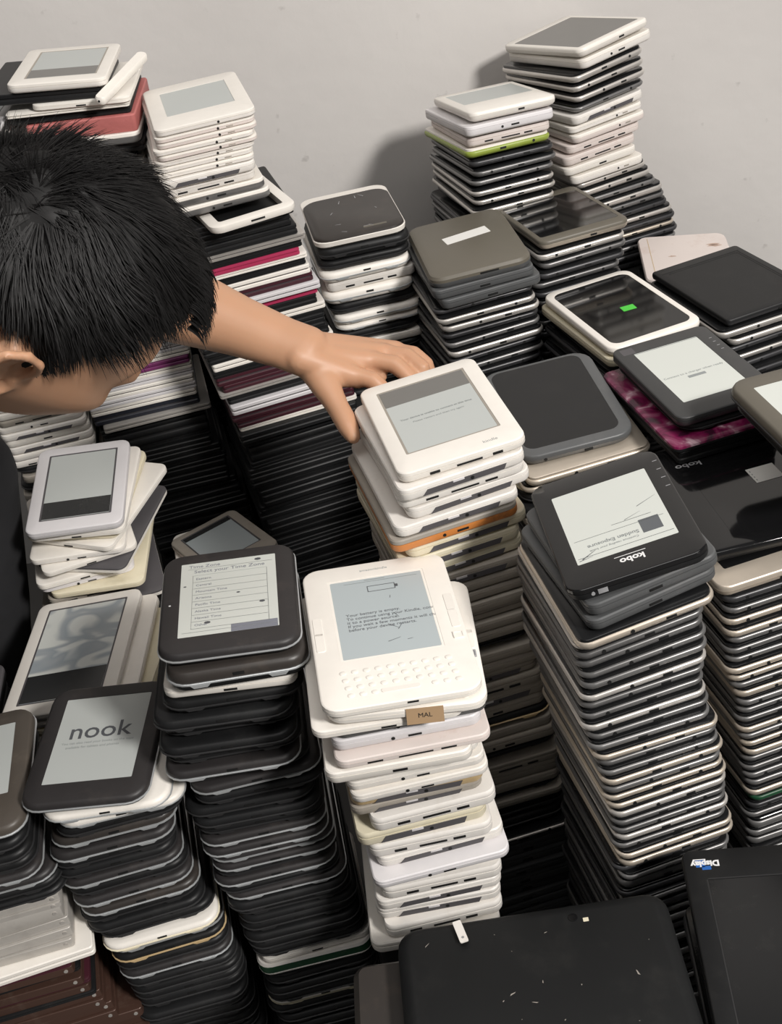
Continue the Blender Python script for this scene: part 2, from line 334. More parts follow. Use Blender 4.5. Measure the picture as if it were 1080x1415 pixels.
def empty(name, label, cat, group=None):
    o = bpy.data.objects.new(name, None); COL.objects.link(o)
    o.empty_display_size = 0.02
    o['label'] = label; o['category'] = cat
    if group: o['group'] = group
    return o
def child(name, me, parent, label=None, mtx=None):
    o = bpy.data.objects.new(name, me); COL.objects.link(o); o.parent = parent
    if mtx is not None: o.matrix_local = mtx
    if label: o['label'] = label
    return o
def add_parts(root, parts):
    for p in parts:
        o = child(p[0], p[1], root, p[3] if len(p) > 3 else None)
        for s in p[2]: child(s[0], s[1], o)
def get_parts(code, w, l, t, v):
    key = (code, round(w, 3), round(l, 3), round(t, 4), v)
    if key not in CACHE: CACHE[key] = T[code][3](w, l, t, v)
    return CACHE[key]

# ------------------------------------------------------------------ tops with a face of their own
def rect_xy(w, l, u0, u1, v0, v1):
    """fractions, v measured from the far edge -> cx, cy, halfwidth, halflength"""
    return ((u0 + u1) / 2 - .5) * w, (.5 - (v0 + v1) / 2) * l, (u1 - u0) / 2 * w, (v1 - v0) / 2 * l
def faced(w, l, t, r, shell, bezel, scr, screen, scr_r=.0012, recess=.0009, style='reader', trim='trim', border=None, bands=()):
    """a device lying face up, with a recessed screen; gives parts and the screen record for sub-parts"""
    P = []
    cx, cy, hw, hl = rect_xy(w, l, *scr)
    if style == 'nook':
        low = [(0, .0065), (t * .12, .003), (t * .28, .0012), (t * .42, .0006)]
        up = [(t * .52, .0006), (t * .62, .0003), (t * .82, .0009), (t * .94, .0022), (t, .0042)]
    elif style == 'tablet':
        low = [(0, .008), (t * .12, .0035), (t * .3, .001), (t * .62, 0)]
        up = [(t * .63, .0002), (t * .85, .0004), (t * .96, .0012), (t, .0022)]
    else:
        low = [(0, .004), (t * .10, .0015), (t * .25, .0002), (t * .60, 0)]
        up = [(t * .61, .0005), (t * .66, .0001), (t * .9, .0003), (t * .97, .001), (t, .002)]
    bm = bmesh.new(); loft(bm, prof(w, l, r, low)); P.append(('back_shell', to_mesh(bm, 'back_shell', shell), []))
    if style == 'nook':
        bm = bmesh.new(); loft(bm, prof(w, l, r, [(t * .42, -.0002), (t * .44, -.0008), (t * .50, -.0008), (t * .52, -.0002)])); P.append(('trim_band', to_mesh(bm, 'trim_band', trim), []))
    bm = bmesh.new()
    rings = prof(w, l, r, up) + [(t, hw, hl, scr_r, cx, cy), (t - recess, hw, hl, scr_r, cx, cy)]
    loft(bm, rings); P.append(('front_bezel', to_mesh(bm, 'front_bezel', bezel), []))
    subs = []
    if border:
        bm = bmesh.new(); k = .0022
        loft(bm, [(t - recess, hw - .0001, hl - .0001, scr_r, cx, cy), (t - recess * .35, hw - .0001, hl - .0001, scr_r, cx, cy), (t - recess * .35, hw - k, hl - k, scr_r, cx, cy), (t - recess * .6, hw - k, hl - k, scr_r, cx, cy)], cap=(True, True))
        P.append(('screen_surround', to_mesh(bm, 'screen_surround', border), [])); hw -= k; hl -= k
    zs = t - recess * .45
    bm = bmesh.new(); loft(bm, [(t - recess + .0001 if not border else t - recess * .58, hw - .0002, hl - .0002, scr_r, cx, cy), (zs, hw - .0002, hl - .0002, scr_r, cx, cy)])
    for (v0, v1, bmname, mm) in bands:          # strips of the panel that have died or differ, fractions of the screen from its far edge
        y1 = cy + hl - v0 * 2 * hl; y0 = cy + hl - v1 * 2 * hl
        b2 = bmesh.new(); slab(b2, cx - hw + .0003, cx + hw - .0003, y0 + .0003, y1 - .0003, zs + .00002, zs + .00018, .0005); subs.append((bmname, to_mesh(b2, bmname, mm), []))
    P.append(['screen', to_mesh(bm, 'screen', screen), subs])
    return P, (cx, cy, hw, hl, zs)
_FONT = {}
def text_mesh(body, size, m, align='LEFT', spacing=1.0, bold=0.0):
    cu = bpy.data.curves.new('lettering', 'FONT'); cu.body = body; cu.size = size; cu.align_x = align; cu.align_y = 'CENTER'; cu.extrude = 0.00004; cu.space_line = spacing; cu.offset = bold; cu.resolution_u = 3
    o = bpy.data.objects.new('lettering', cu); COL.objects.link(o)
    dg = bpy.context.evaluated_depsgraph_get(); me = bpy.data.meshes.new_from_object(o.evaluated_get(dg))
    bpy.data.objects.remove(o); bpy.data.curves.remove(cu)
    me.materials.clear(); me.materials.append(M(m)); me.name = 'lettering'
    return me
def put_text(parent, body, x, y, z, size, m, rot=0, align='LEFT', name='lettering', sx=1.0, bold=0.0, tilt=None):
    me = text_mesh(body, size, m, align, bold=bold)
    mt = Matrix.Translation((x, y, z)) @ (tilt if tilt is not None else Matrix.Rotation(R(rot), 4, 'Z')) @ Matrix.Diagonal((sx, 1, 1, 1))
    return child(name, me, parent, None, mt)
def bars(name, m, rects, z, h=.00008):
    bm = bmesh.new()
    for x0, x1, y0, y1 in rects: slab(bm, x0, x1, y0, y1, z, z + h, .0002)
    return (name, to_mesh(bm, name, m, False), [])

# ------------------------------------------------------------------ the stacks
# width, length, tilts, then the track of the stack's middle going down: (height relative to the lens, x, y, turn in degrees)
TRACK = {
'S1': (0.135, 0.203, -2.1, 4.1, [(-0.7023, -0.023, 0.8351, 2.7), (-0.801, -0.0266, 0.8357, 3), (-0.9133, -0.0245, 0.8346, 2), (-0.9931, -0.0283, 0.8334, 1)]),
'S2': (0.127, 0.165, -4.1, 4.5, [(-0.6898, -0.1624, 0.9027, 1.2), (-0.815, -0.1834, 0.902, 0), (-0.9772, -0.184, 0.9062, 4), (-1.106, -0.1754, 0.9072, 5), (-1.194, -0.1751, 0.9072, 5)]),
'S3': (0.122, 0.16, -0.9, 0.6, [(-0.8164, -0.3198, 0.8824, -6.1), (-0.84, -0.3221, 0.8953, 2), (-0.899, -0.3321, 0.8953, 6), (-0.9845, -0.3312, 0.8971, 8), (-1.0376, -0.3208, 0.8962, 7), (-1.1089, -0.3143, 0.8953, 6)]),
'S4': (0.127, 0.165, 0, 0, [(-0.826, -0.453, 0.877, 4), (-0.88, -0.461, 0.877, 5), (-0.93, -0.449, 0.877, 7), (-0.97, -0.450, 0.877, 8), (-1.03, -0.456, 0.877, 8), (-1.15, -0.445, 0.877, 8)]),
'S5': (0.115, 0.165, 5.3, 3.1, [(-0.7714, -0.3668, 1.2851, -0.6), (-0.867, -0.3904, 1.2914, 4)]),
'S6': (0.13, 0.188, 2.1, -5.0, [(-0.8691, -0.3806, 1.0904, -7.3)]),
'S7': (0.12, 0.17, -0.4, 5.2, [(-0.3673, -0.2986, 1.6233, -1.9), (-0.4343, -0.2982, 1.6233, -2), (-0.4882, -0.2962, 1.6191, 2), (-0.62, -0.300, 1.617, 4), (-0.732, -0.318, 1.6145, 6), (-0.8467, -0.318, 1.6145, 6), (-1.0022, -0.292, 1.6121, 8)]),
'S7L': (0.12, 0.17, 0, 0, [(-0.405, -0.435, 1.600, -4), (-0.80, -0.462, 1.600, 6), (-0.9, -0.462, 1.600, 7)]),
'S8': (0.122, 0.178, 0.6, -0.6, [(-0.4202, -0.1424, 1.5499, 8.2), (-0.4824, -0.1564, 1.5489, 7), (-0.5296, -0.1543, 1.5514, 10)]),
'S9': (0.122, 0.175, -0.9, -0.1, [(-0.6038, 0.0202, 1.5749, 4.7), (-0.7514, 0.0189, 1.5761, 6)]),
'S10': (0.13, 0.18, -0.5, -2.3, [(-0.6341, 0.158, 1.4725, 3.4), (-0.7396, 0.1522, 1.4803, 12)]),
'S11': (0.124, 0.18, -3.9, -0.5, [(-0.6509, 0.2926, 1.5481, 10.9), (-0.7069, 0.2804, 1.5504, 13)]),
'S12': (0.122, 0.19, -8.2, 0.9, [(-0.5297, 0.2415, 1.6992, 8.8), (-0.6312, 0.2246, 1.7026, 12)]),
'S13': (0.122, 0.19, -6.9, -5.9, [(-0.487, 0.3797, 1.7848, 24.1), (-0.6375, 0.3572, 1.7833, 20), (-0.7781, 0.4165, 1.8017, 14)]),
'S14': (0.122, 0.19, -1.7, -0.9, [(-0.6984, 0.3194, 1.3417, 13.4)]),
'S15': (0.13, 0.18, -1.2, -0.6, [(-0.7214, 0.4791, 1.4002, 14.6)]),
'S16': (0.13, 0.165, 5.9, -1.3, [(-0.7032, 0.1988, 1.1598, 5.2), (-0.7543, 0.1947, 1.164, 9)]),
'S17': (0.124, 0.176, -0.9, -3.2, [(-0.6108, 0.0629, 1.0273, 7.7), (-0.6913, 0.0448, 1.0243, 10), (-0.7495, 0.0453, 1.0243, 10), (-0.8362, 0.0502, 1.0256, 9), (-0.9077, 0.0481, 1.0256, 9), (-0.9762, 0.0559, 1.0269, 8), (-1.1131, 0.0581, 1.0269, 8), (-1.2197, 0.0681, 1.0269, 8)]),
'S18': (0.114, 0.165, 0.4, -0.3, [(-0.6747, 0.3426, 1.1262, 10.5)]),
'S19': (0.125, 0.165, 0, 0, [(-0.630, 0.414, 0.944, 8)]),
'S21': (0.116, 0.162, -2.2, -9.7, [(-0.6183, 0.1834, 0.8201, 0.1), (-0.6804, 0.1724, 0.8277, 9), (-0.7675, 0.1737, 0.8277, 9), (-0.8835, 0.1883, 0.8285, 10), (-0.9683, 0.1918, 0.8285, 10)]),
'S22': (0.1105, 0.162, 0, 0, [(-0.7384, 0.3188, 0.9315, 11), (-0.8149, 0.3264, 0.9315, 11), (-0.9140, 0.3387, 0.9315, 11), (-1.0760, 0.3521, 0.9315, 11)]),
'S25': (0.102, 0.133, -4.5, -1.1, [(-0.9296, -0.2251, 1.3347, 29.3)]),
}
def track(k, z):
    p = TRACK[k][4]
    if z >= p[0][0]: return p[0][1:]
    for a, b in zip(p, p[1:]):
        if z >= b[0]:
            f = (a[0] - z) / (a[0] - b[0]); return tuple(a[i] + (b[i] - a[i]) * f for i in (1, 2, 3))
    return p[-1][1:]
def place(o, x, y, z, yaw, tx=0, ty=0, spin=0):
    m = Matrix.Rotation(R(yaw), 4, 'Z') @ Matrix.Rotation(R(tx), 4, 'X') @ Matrix.Rotation(R(ty), 4, 'Y') @ Matrix.Rotation(R(spin), 4, 'Z')
    m.translation = (x, y, z + CAMZ); o.matrix_world = m
def expand(s):
    out = []
    for tok in s.split():
        rep = 1
        if '*' in tok: tok, n = tok.split('*'); rep = int(n)
        off = (0, 0, 0)
        if '@' in tok: tok, o = tok.split('@'); off = tuple(float(q) for q in o.split(','))
        out += [(tok[:2], float(tok[2:]) / 1000, off)] * rep
    return out
def stack(k, name, layers, base, fill=None, top=None, jit=(.0022, .0022, 1.2), decay=12, sizes=None, z0=None, n0=0):
    """top: (function building the topmost device, thickness). base: height where the stack stands."""
    w, l, tx, ty, pts = TRACK[k]
    z = pts[0][0] if z0 is None else z0; n = n0
    items = ([('TOP', top[1], (0, 0, 0))] if top else []) + expand(layers)
    rnd = random.Random(k)
    zz = z - sum(i[1] for i in items)
    if fill:
        codes = fill.split(); i = 0
        while zz - base > .004:
            t = min(float(codes[i % len(codes)][2:]) / 1000 * rnd.uniform(.8, 1.35), zz - base)
            if zz - base - t < .004: t = zz - base
            items.append((codes[i % len(codes)][:2], round(t, 3) if zz - base - t > 0 else t, (rnd.uniform(-4, 4), rnd.uniform(-4, 4), rnd.uniform(-1, 1)))); zz -= t; i += 1
    grp = 'devices in the ' + name
    for code, t, off in items:
        n += 1
        x, y, yaw = track(k, z)
        f = max(0, 1 - (n - 1) / decay)
        j = (0, 0, 0) if n == 1 else tuple(rnd.uniform(-q, q) for q in jit)
        a = R(yaw); dx, dy = off[0] / 1000, off[1] / 1000
        x += dx * math.cos(a) - dy * math.sin(a) + j[0]; y += dx * math.sin(a) + dy * math.cos(a) + j[1]
        zb = z - t
        a0 = R(pts[0][3]); ex, ey = x - pts[0][1], y - pts[0][2]
        lx, ly = ex * math.cos(a0) + ey * math.sin(a0), ey * math.cos(a0) - ex * math.sin(a0)
        tilt_z = ly * math.sin(R(tx * f)) - lx * math.sin(R(ty * f))
        if code == 'TOP':
            o = top[0](w, l, t)
            o['group'] = grp
        else:
            nm, cat, desc, _ = T[code]
            ww, ll = w, l
            if sizes and code in sizes: ww, ll = sizes[code]
            o = empty(nm, '%s, %s %s %s' % (desc, ordinal(n), 'of' if n == 1 else 'from top of', name), cat, grp)
            add_parts(o, get_parts(code, ww, ll, t, rnd.choice((0, 1, 2)) if code[0] == 't' else (rnd.choice((0, 3)) if code == 'wj' else 0)))
        place(o, x, y, zb + tilt_z, pts[0][3], tx * f, ty * f, yaw - pts[0][3] + off[2] + j[2])
        z = zb - (R(abs(tx)) * l / 2 + R(abs(ty)) * w / 2) / decay * (1.25 if f > 0 else 0)
    return z

# ---- structure: floor, wall and the two low ledges the piles stand on
def wall_mat():
    m = bpy.data.materials.new('plaster_wall'); m.use_nodes = True
    nt = m.node_tree; N, L = nt.nodes, nt.links; b = N['Principled BSDF']; b.inputs['Roughness'].default_value = 0.9
    tc = N.new('ShaderNodeTexCoord')
    n1 = N.new('ShaderNodeTexNoise'); n1.inputs['Scale'].default_value = 3.0; n1.inputs['Detail'].default_value = 6; L.new(tc.outputs['Object'], n1.inputs['Vector'])
    cr = N.new('ShaderNodeValToRGB'); e = cr.color_ramp.elements
    e[0].position = .35; e[0].color = (0.60, 0.575, 0.555, 1); e[1].position = .7; e[1].color = (0.66, 0.635, 0.612, 1)
    L.new(n1.outputs['Fac'], cr.inputs[0])
    n2 = N.new('ShaderNodeTexNoise'); n2.inputs['Scale'].default_value = 28; n2.inputs['Detail'].default_value = 4; L.new(tc.outputs['Object'], n2.inputs['Vector'])
    mr = N.new('ShaderNodeMapRange'); mr.inputs['From Min'].default_value = .70; mr.inputs['From Max'].default_value = .78; mr.inputs['To Max'].default_value = .45; L.new(n2.outputs['Fac'], mr.inputs['Value'])
    mx = N.new('ShaderNodeMix'); mx.data_type = 'RGBA'; L.new(mr.outputs[0], mx.inputs['Factor']); L.new(cr.outputs[0], mx.inputs['A']); mx.inputs['B'].default_value = (.24, .22, .2, 1)
    L.new(mx.outputs['Result'], b.inputs['Base Color'])
    bp = N.new('ShaderNodeBump'); bp.inputs['Strength'].default_value = .25; bp.inputs['Distance'].default_value = .004; L.new(n2.outputs['Fac'], bp.inputs['Height']); L.new(bp.outputs[0], b.inputs['Normal'])
    return m
def struct(name, m, x0, x1, y0, y1, z0, z1):
    bm = bmesh.new(); bmesh.ops.create_cube(bm, size=1)
    for v in bm.verts: v.co = ((x0 + x1) / 2 + v.co.x * (x1 - x0), (y0 + y1) / 2 + v.co.y * (y1 - y0), (z0 + z1) / 2 + v.co.z * (z1 - z0))
    o = bpy.data.objects.new(name, to_mesh(bm, name, m, False)); COL.objects.link(o); o['kind'] = 'structure'
    return o
wallm = wall_mat()
concrete = mat('dark_concrete', (0.12, 0.115, 0.11), 0.85, dirt=.4, dirtcol=(.07, .065, .06), scale=12, bump=.2)
struct('wall_back', wallm, -2.2, 2.2, 1.915, 2.0, 0, 2.7)
struct('floor', concrete, -2.2, 2.2, -1.6, 1.915, -0.1, 0.0)
LEDGE, MID, FRONT = -0.83, -1.0, -1.06
ledgem = mat('shade_black_concrete', (0.012, 0.012, 0.012), 0.85, dirt=.4, dirtcol=(.025, .024, .022), scale=12, bump=.2)  # unseen ledges blackened so they pass for shade between the piles
struct('trim_1', ledgem, 0.085, 0.50, 1.37, 1.90, 0, CAMZ + LEDGE)
struct('trim_7', ledgem, -0.045, 0.085, 1.485, 1.90, 0, CAMZ + LEDGE)
struct('trim_2', ledgem, 0.145, 0.55, 1.075, 1.37, 0, CAMZ + LEDGE)
struct('trim_3', ledgem, 0.50, 0.58, 1.37, 1.70, 0, CAMZ + LEDGE)
struct('trim_4', ledgem, -0.455, -0.17, 0.995, 1.375, 0, CAMZ + MID)
struct('trim_5', ledgem, -0.090, 0.030, 0.738, 0.92, 0, CAMZ + FRONT)
struct('trim_6', ledgem, -0.10, 0.42, 0.44, 0.655, 0, CAMZ + FRONT)

# ---- S1, the cream keyboard reader and the white pile under it
def kbd_reader(w, l, t, screen_on=True, label='', shell='ivory'):
    o = empty('keyboard_e_reader', label, 'e-reader')
    P, s = faced(w, l, t, .016, shell, shell, (.165, .835, .115, .70), 'einkblue', recess=.0007, border='ivory')
    cx, cy, hw, hl, zs = s
    add_parts(o, [(p[0], p[1], p[2]) for p in P])
    scr = [c for c in o.children if c.name.startswith('screen') and 'surround' not in c.name][0]
    if screen_on:
        x0 = cx - hw * .78
        put_text(scr, 'Your battery is empty.\nTo continue using your Kindle, connect\nit to a power source.\nIf you wait a few moments it will charge\nbefore your device restarts.', x0, cy - hl * .12, zs + .0001,   .0054, 'ink', name='screen_text')
        y = cy + hl * .70; c0 = x0 + .024
        child(*bars('battery_icon', 'ink', [(c0, c0 + .026, y - .0045, y - .0038), (c0, c0 + .026, y + .0038, y + .0045), (c0, c0 + .0008, y - .0045, y + .0045), (c0 + .0252, c0 + .026, y - .0045, y + .0045), (c0 + .026, c0 + .0285, y - .002, y + .002)], zs + .00005)[:2], scr)
        child(*bars('screen_rule', 'inksoft', [(cx - hw * .7, cx + hw * .9, cy + hl * .905, cy + hl * .91), (cx - hw * .25, cx + hw * .2, cy + hl * .945, cy + hl * .96)], zs + .00005)[:2], scr)
        bm = bmesh.new()
        for (px, py, ln, an) in ((.35, -.35, .011, -40), (.48, -.38, .009, 60), (.30, -.68, .012, 18), (.62, -.72, .005, 10), (.42, .42, .004, 80), (.46, -.08, .008, -60)):
            m4 = Matrix.Translation((cx + hw * (px - .2), cy + hl * py, zs + .0001)) @ Matrix.Rotation(R(an), 4, 'Z')
            vs = [bm.verts.new(m4 @ Vector(q)) for q in ((-ln / 2, -.0003, 0), (ln / 2, -.0002, 0), (ln / 2, .0002, 0), (-ln / 2, .0004, 0))]; bm.faces.new(vs)
        child('screen_scratch', to_mesh(bm, 'screen_scratch', 'ink', False), scr)
    put_text(o, 'amazonkindle', 0, l * .5 - .0125, t + .00004, .0048, 'inksoft', align='CENTER', name='maker_lettering')
    key = bmesh.new(); loft(key, [(0, .0030, .0026, .0024), (.0005, .0028, .0024, .0022), (.0009, .0016, .0013, .001)], seg=3); km = to_mesh(key, 'key', shell)
    for rr in range(4):
        for cc in range(10):
            if rr == 3 and 3 <= cc <= 6: continue
            child('key', km, o, None, Matrix.Translation((-w * .335 + cc * w * .0745 + rr * .0012, -l * .275 - rr * .0098, t)))
    sb = bmesh.new(); loft(sb, [(0, .0165, .0026, .0024), (.0006, .0162, .0024, .0022)], seg=3); child('space_bar', to_mesh(sb, 'space_bar', shell), o, None, Matrix.Translation((w * .0, -l * .275 - .0294, t)))
    for sx, yy in ((-1, .06), (-1, -.05), (1, .10), (1, -.02)):
        pb = bmesh.new(); loft(pb, [(0, .0042, .013, .002), (.0005, .0038, .0125, .002)], seg=3); child('page_button', to_mesh(pb, 'page_button', shell), o, None, Matrix.Translation((sx * w * .445, l * yy, t)))
    nb = bmesh.new(); loft(nb, [(0, .0048, .0048, .001), (.0012, .0046, .0046, .001), (.0012, .0034, .0034, .0008), (.0006, .0034, .0034, .0008)], seg=2); child('direction_pad', to_mesh(nb, 'direction_pad', 'greyink' if not screen_on else shell), o, None, Matrix.Translation((w * .44, -l * .14, t)))
    add_parts(o, [boxp('charging_port', 'hole', w * .02, w * .09, -l / 2 - .0003, -l / 2 + .002, t * .62, t * .8)])
    return o
def s1_top(w, l, t): return kbd_reader(w, l, t, True, 'cream keyboard e-reader showing an empty battery message, topmost of its white stack')
z1 = stack('S1', 'keyboard reader stack', '', -0.7113, top=(s1_top, .009))
def s1_second(w, l, t):
    o = kbd_reader(w, l, t, False, 'cream keyboard e-reader with brown paper tag, second from top of keyboard reader stack')
    bm = bmesh.new(); bmesh.ops.create_cube(bm, size=1)
    for v in bm.verts: v.co = (v.co.x * .031, v.co.y * .0004, v.co.z * .0155)
    tag = child('paper_tag', to_mesh(bm, 'paper_tag', 'kraft', False), o, 'brown paper tag with handwriting', Matrix.Translation((.014, -l / 2 - .0012, t * .32)) @ Matrix.Rotation(R(-8), 4, 'X'))
    put_text(tag, 'MAL', 0, -.0004, .0005, .0062, 'brown', align='CENTER', name='handwriting', tilt=Matrix.Rotation(R(90), 4, 'X'))
    return o
def single(o, k, z, t, off=(0, 0, 0), f=1.0, grp=None):
    x, y, yaw = track(k, z); a = R(yaw); dx, dy = off[0] / 1000, off[1] / 1000
    place(o, x + dx * math.cos(a) - dy * math.sin(a), y + dx * math.sin(a) + dy * math.cos(a), z - t + dy * math.sin(R(TRACK[k][2] * f)) - dx * math.sin(R(TRACK[k][3] * f)), yaw, TRACK[k][2] * f, TRACK[k][3] * f, off[2])
    if grp: o['group'] = 'devices in the ' + grp
    return z - t
z1 = single(s1_second(.135, .172, .010), 'S1', z1 - .0006, .010, (9, -16, -5), .92, 'keyboard reader stack')
SM = {'wp': (.128, .19), 'ws': (.117, .172), 'wb': (.122, .172), 'wo': (.125, .18), 'wl': (.13, .19), 'go': (.122, .17), 'cb': (.122, .17), 'gb': (.122, .17), 'wg': (.13, .18)}
stack('S1', 'keyboard reader stack',
      'wp9@-13,-4,-2 wg8@4,-2,1 wl13@2,2,1 wk10@3,-1,0 wp14@-9,-4,-2 wb13@-3,4,1 wo12@2,6,0 wo11@4,2,2 go15@0,4,0 gb11@-1,5,1 ws18@5,0,2 cb18@-3,0,2 ws18@6,2,1 wb14@4,3,3 wl11@4,-3,4 wb16@5,2,1 ws18@5,0,1 wb15@5,2,0 wb16@3,0,0 ws19@2,-6,2 wp16@0,-2,0',
      FRONT, z0=z1 - .0012, n0=2, sizes=SM, jit=(.003, .003, 1.5), decay=8)
# the small white strip poking out below that pile
o = empty('plastic_strip', 'small white plastic strip poking out at the foot of the keyboard reader stack', 'strip')
bm = bmesh.new(); loft(bm, [(0, .0038, .012, .0012), (.0012, .0038, .012, .0012)], seg=3); child('strip_body', to_mesh(bm, 'strip_body', 'white'), o)
bm = bmesh.new(); loft(bm, [(.0012, .0012, .0012, .001), (.0014, .0012, .0012, .001)], seg=3); child('punched_dot', to_mesh(bm, 'punched_dot', 'greyink'), o, None, Matrix.Translation((0, -.007, 0)))
q_ = FWD + RT * ((636 - 540) / F_PX) - UP * ((1288 - 707.5) / F_PX); q_ = q_ * (-.9265 / q_.z)
place(o, q_.x, q_.y, q_.z, 10, -4, 0)

# ---- S2, the black pile whose top shows a settings list
def menu_reader(w, l, t):
    o = empty('e_reader', 'black e-reader showing a time zone list, topmost of its black stack', 'e-reader')
    P, (cx, cy, hw, hl, zs) = faced(w, l, t, .02, 'black', 'soft', (.14, .855, .11, .845), 'einkpale', style='nook')
    add_parts(o, P)
    scr = [c for c in o.children if c.name.startswith('screen')][0]
    x0 = cx - hw * .92
    put_text(scr, 'Time Zone', x0 + .004, cy + hl * .89, zs + .0001, .0066, 'slate', name='screen_text')
    put_text(scr, 'Select your Time Zone', x0 + .009, cy + hl * .74, zs + .0001, .0072, 'slate', name='screen_text')
    zones = ['Eastern', 'Central', 'Mountain Time', 'Arizona', 'Pacific Time', 'Alaska Time', 'Hawaii Time', 'Other']
    rl = [(x0 + .008, cx + hw * .80, cy + hl * .63, cy + hl * .636)]
    for i, q in enumerate(zones):
        y = cy + hl * (.53 - i * .178)
        put_text(scr, q, x0 + .011, y, zs + .0001, .0048, 'slate', name='screen_text')
        rl.append((x0 + .008, cx + hw * .80, y - hl * .09, y - hl * .087))
    rl += [(x0 + .008, x0 + .0083, cy - hl * .81, cy + hl * .63), (cx + hw * .80, cx + hw * .803, cy - hl * .81, cy + hl * .63), (x0 + .003, cx + hw * .93, cy + hl * .82, cy + hl * .823), (x0, cx + hw * .95, cy - hl * .89, cy - hl * .887)]
    child(*bars('list_rules', 'faint', rl, zs + .00005)[:2], scr)
    child(*bars('option_button', 'slate', [(cx + hw * .05, cx + hw * .97, cy - hl * .99, cy - hl * .80)], zs + .00005)[:2], scr)
    bm = bmesh.new()
    for px, py, rr in ((.62, .90, .0022), (.68, -.30, .0018), (-.42, -.68, .0020), (.2, .02, .0012), (-.9, .35, .001)):
        vs = [bm.verts.new((cx + hw * px + rr * 1.5 * math.cos(a * .785), cy + hl * py + rr * math.sin(a * .785), zs + .00012)) for a in range(8)]; bm.faces.new(vs)
    child('screen_spot', to_mesh(bm, 'screen_spot', 'ink', False), scr)
    bm = bmesh.new()
    for i in range(9):
        a0, a1 = R(30 + i * 26), R(30 + (i + 1) * 26 - 4)
        vs = [bm.verts.new((r_ * math.cos(a), r_ * math.sin(a), 0)) for r_, a in ((.0030, a0), (.0036, a0), (.0036, a1), (.0030, a1))]; bm.faces.new(vs)
    child('home_mark', to_mesh(bm, 'home_mark', 'greyink', False), o, None, Matrix.Translation((0, -l * .42, t - .00055)) )
    child(*bars('edge_scratch', 'whiteink', [(-w * .435, -w * .42, -l * .03, -l * .02)], t)[:2], o)
    return o
stack('S2', 'menu-screen reader stack',
      'nb22@3,-6,1 wp12@2,1,-1 nd15 nd15@-7,-8,-1 nd11@-2,0,0 nd14@-6,-10,0 nd13@-3,-4,0 nk15@-4,-12,0 nd14@2,6,2 nk14@6,0,3 nd14@6,4,1 nd14 nd14 nd14@3,2,0 nk14@1,-1,0 nk14@0,-1,0 nk13@2,0,0 nk12@2,2,0 nd9@0,3,0 nk13@0,-3,0 nd10 nk12@4,0,0 nd15@0,-4,0 nd15@3,2,0 nd14@3,-2,0 nd15@2,2,0 nd15@2,-2,0 nd15@1,2,0 nd13@1,0,0 wp9@2,0,1 pc18@2,-1,0 nd9@0,2,0 nd15@0,3,0 nd15@0,-1,0 nd15 nc9@2,2,0',
      -1.30, fill='nd13 nd12 nd13', top=(menu_reader, .014), sizes={'wp': (.12, .16), 'pc': (.127, .165)})

# ---- S3, the stack whose top shows a logo
def logo_reader(w, l, t):
    o = empty('e_reader', 'black e-reader with a big word logo on its screen, topmost of its stack', 'e-reader')
    P, (cx, cy, hw, hl, zs) = faced(w, l, t, .02, 'black', 'soft', (.145, .86, .115, .835), 'eink', style='nook')
    add_parts(o, P)
    scr = [c for c in o.children if c.name.startswith('screen')][0]
    put_text(scr, 'nook', cx, cy + hl * .16, zs + .0001, .030, 'ink', align='CENTER', name='screen_logo', bold=.0002)
    put_text(scr, 'You can also read your books on the apps', cx, cy - hl * .10, zs + .0001, .0042, 'inksoft', align='CENTER', name='screen_text')
    put_text(scr, 'available for tablets and phones', cx - .004, cy - hl * .20, zs + .0001, .0042, 'inksoft', align='CENTER', name='screen_text')
    bm = bmesh.new()
    for i in range(9):
        a0, a1 = R(30 + i * 26), R(30 + (i + 1) * 26 - 4)
        vs = [bm.verts.new((r_ * math.cos(a), r_ * math.sin(a), 0)) for r_, a in ((.0030, a0), (.0036, a0), (.0036, a1), (.0030, a1))]; bm.faces.new(vs)
    child('home_mark', to_mesh(bm, 'home_mark', 'dtrim', False), o, None, Matrix.Translation((0, -l * .42, t - .0005)))
    return o
stack('S3', 'logo-screen reader stack',
      'nw12@14,-9,0 nw12@17,-9,3 nd16@10,-4,4 nb16@6,-2,2 nk16@2,-3,1 nd14@0,2,0 nd14@-1,2,0 nk14@-2,0,0 nd14@0,3,0 nk14@0,0,0 nb14@4,-2,0 nd13@0,2,0 nd14@-1,0,0 nd14@2,0,0 nc12@4,-6,0 nb14@2,2,0 nt14@0,0,0 nd14@0,2,0 nk14@0,0,0 nd14 nd14 nd14',
      -1.30, fill='nd14 nd13', top=(logo_reader, .014), jit=(.0015, .0015, .8))

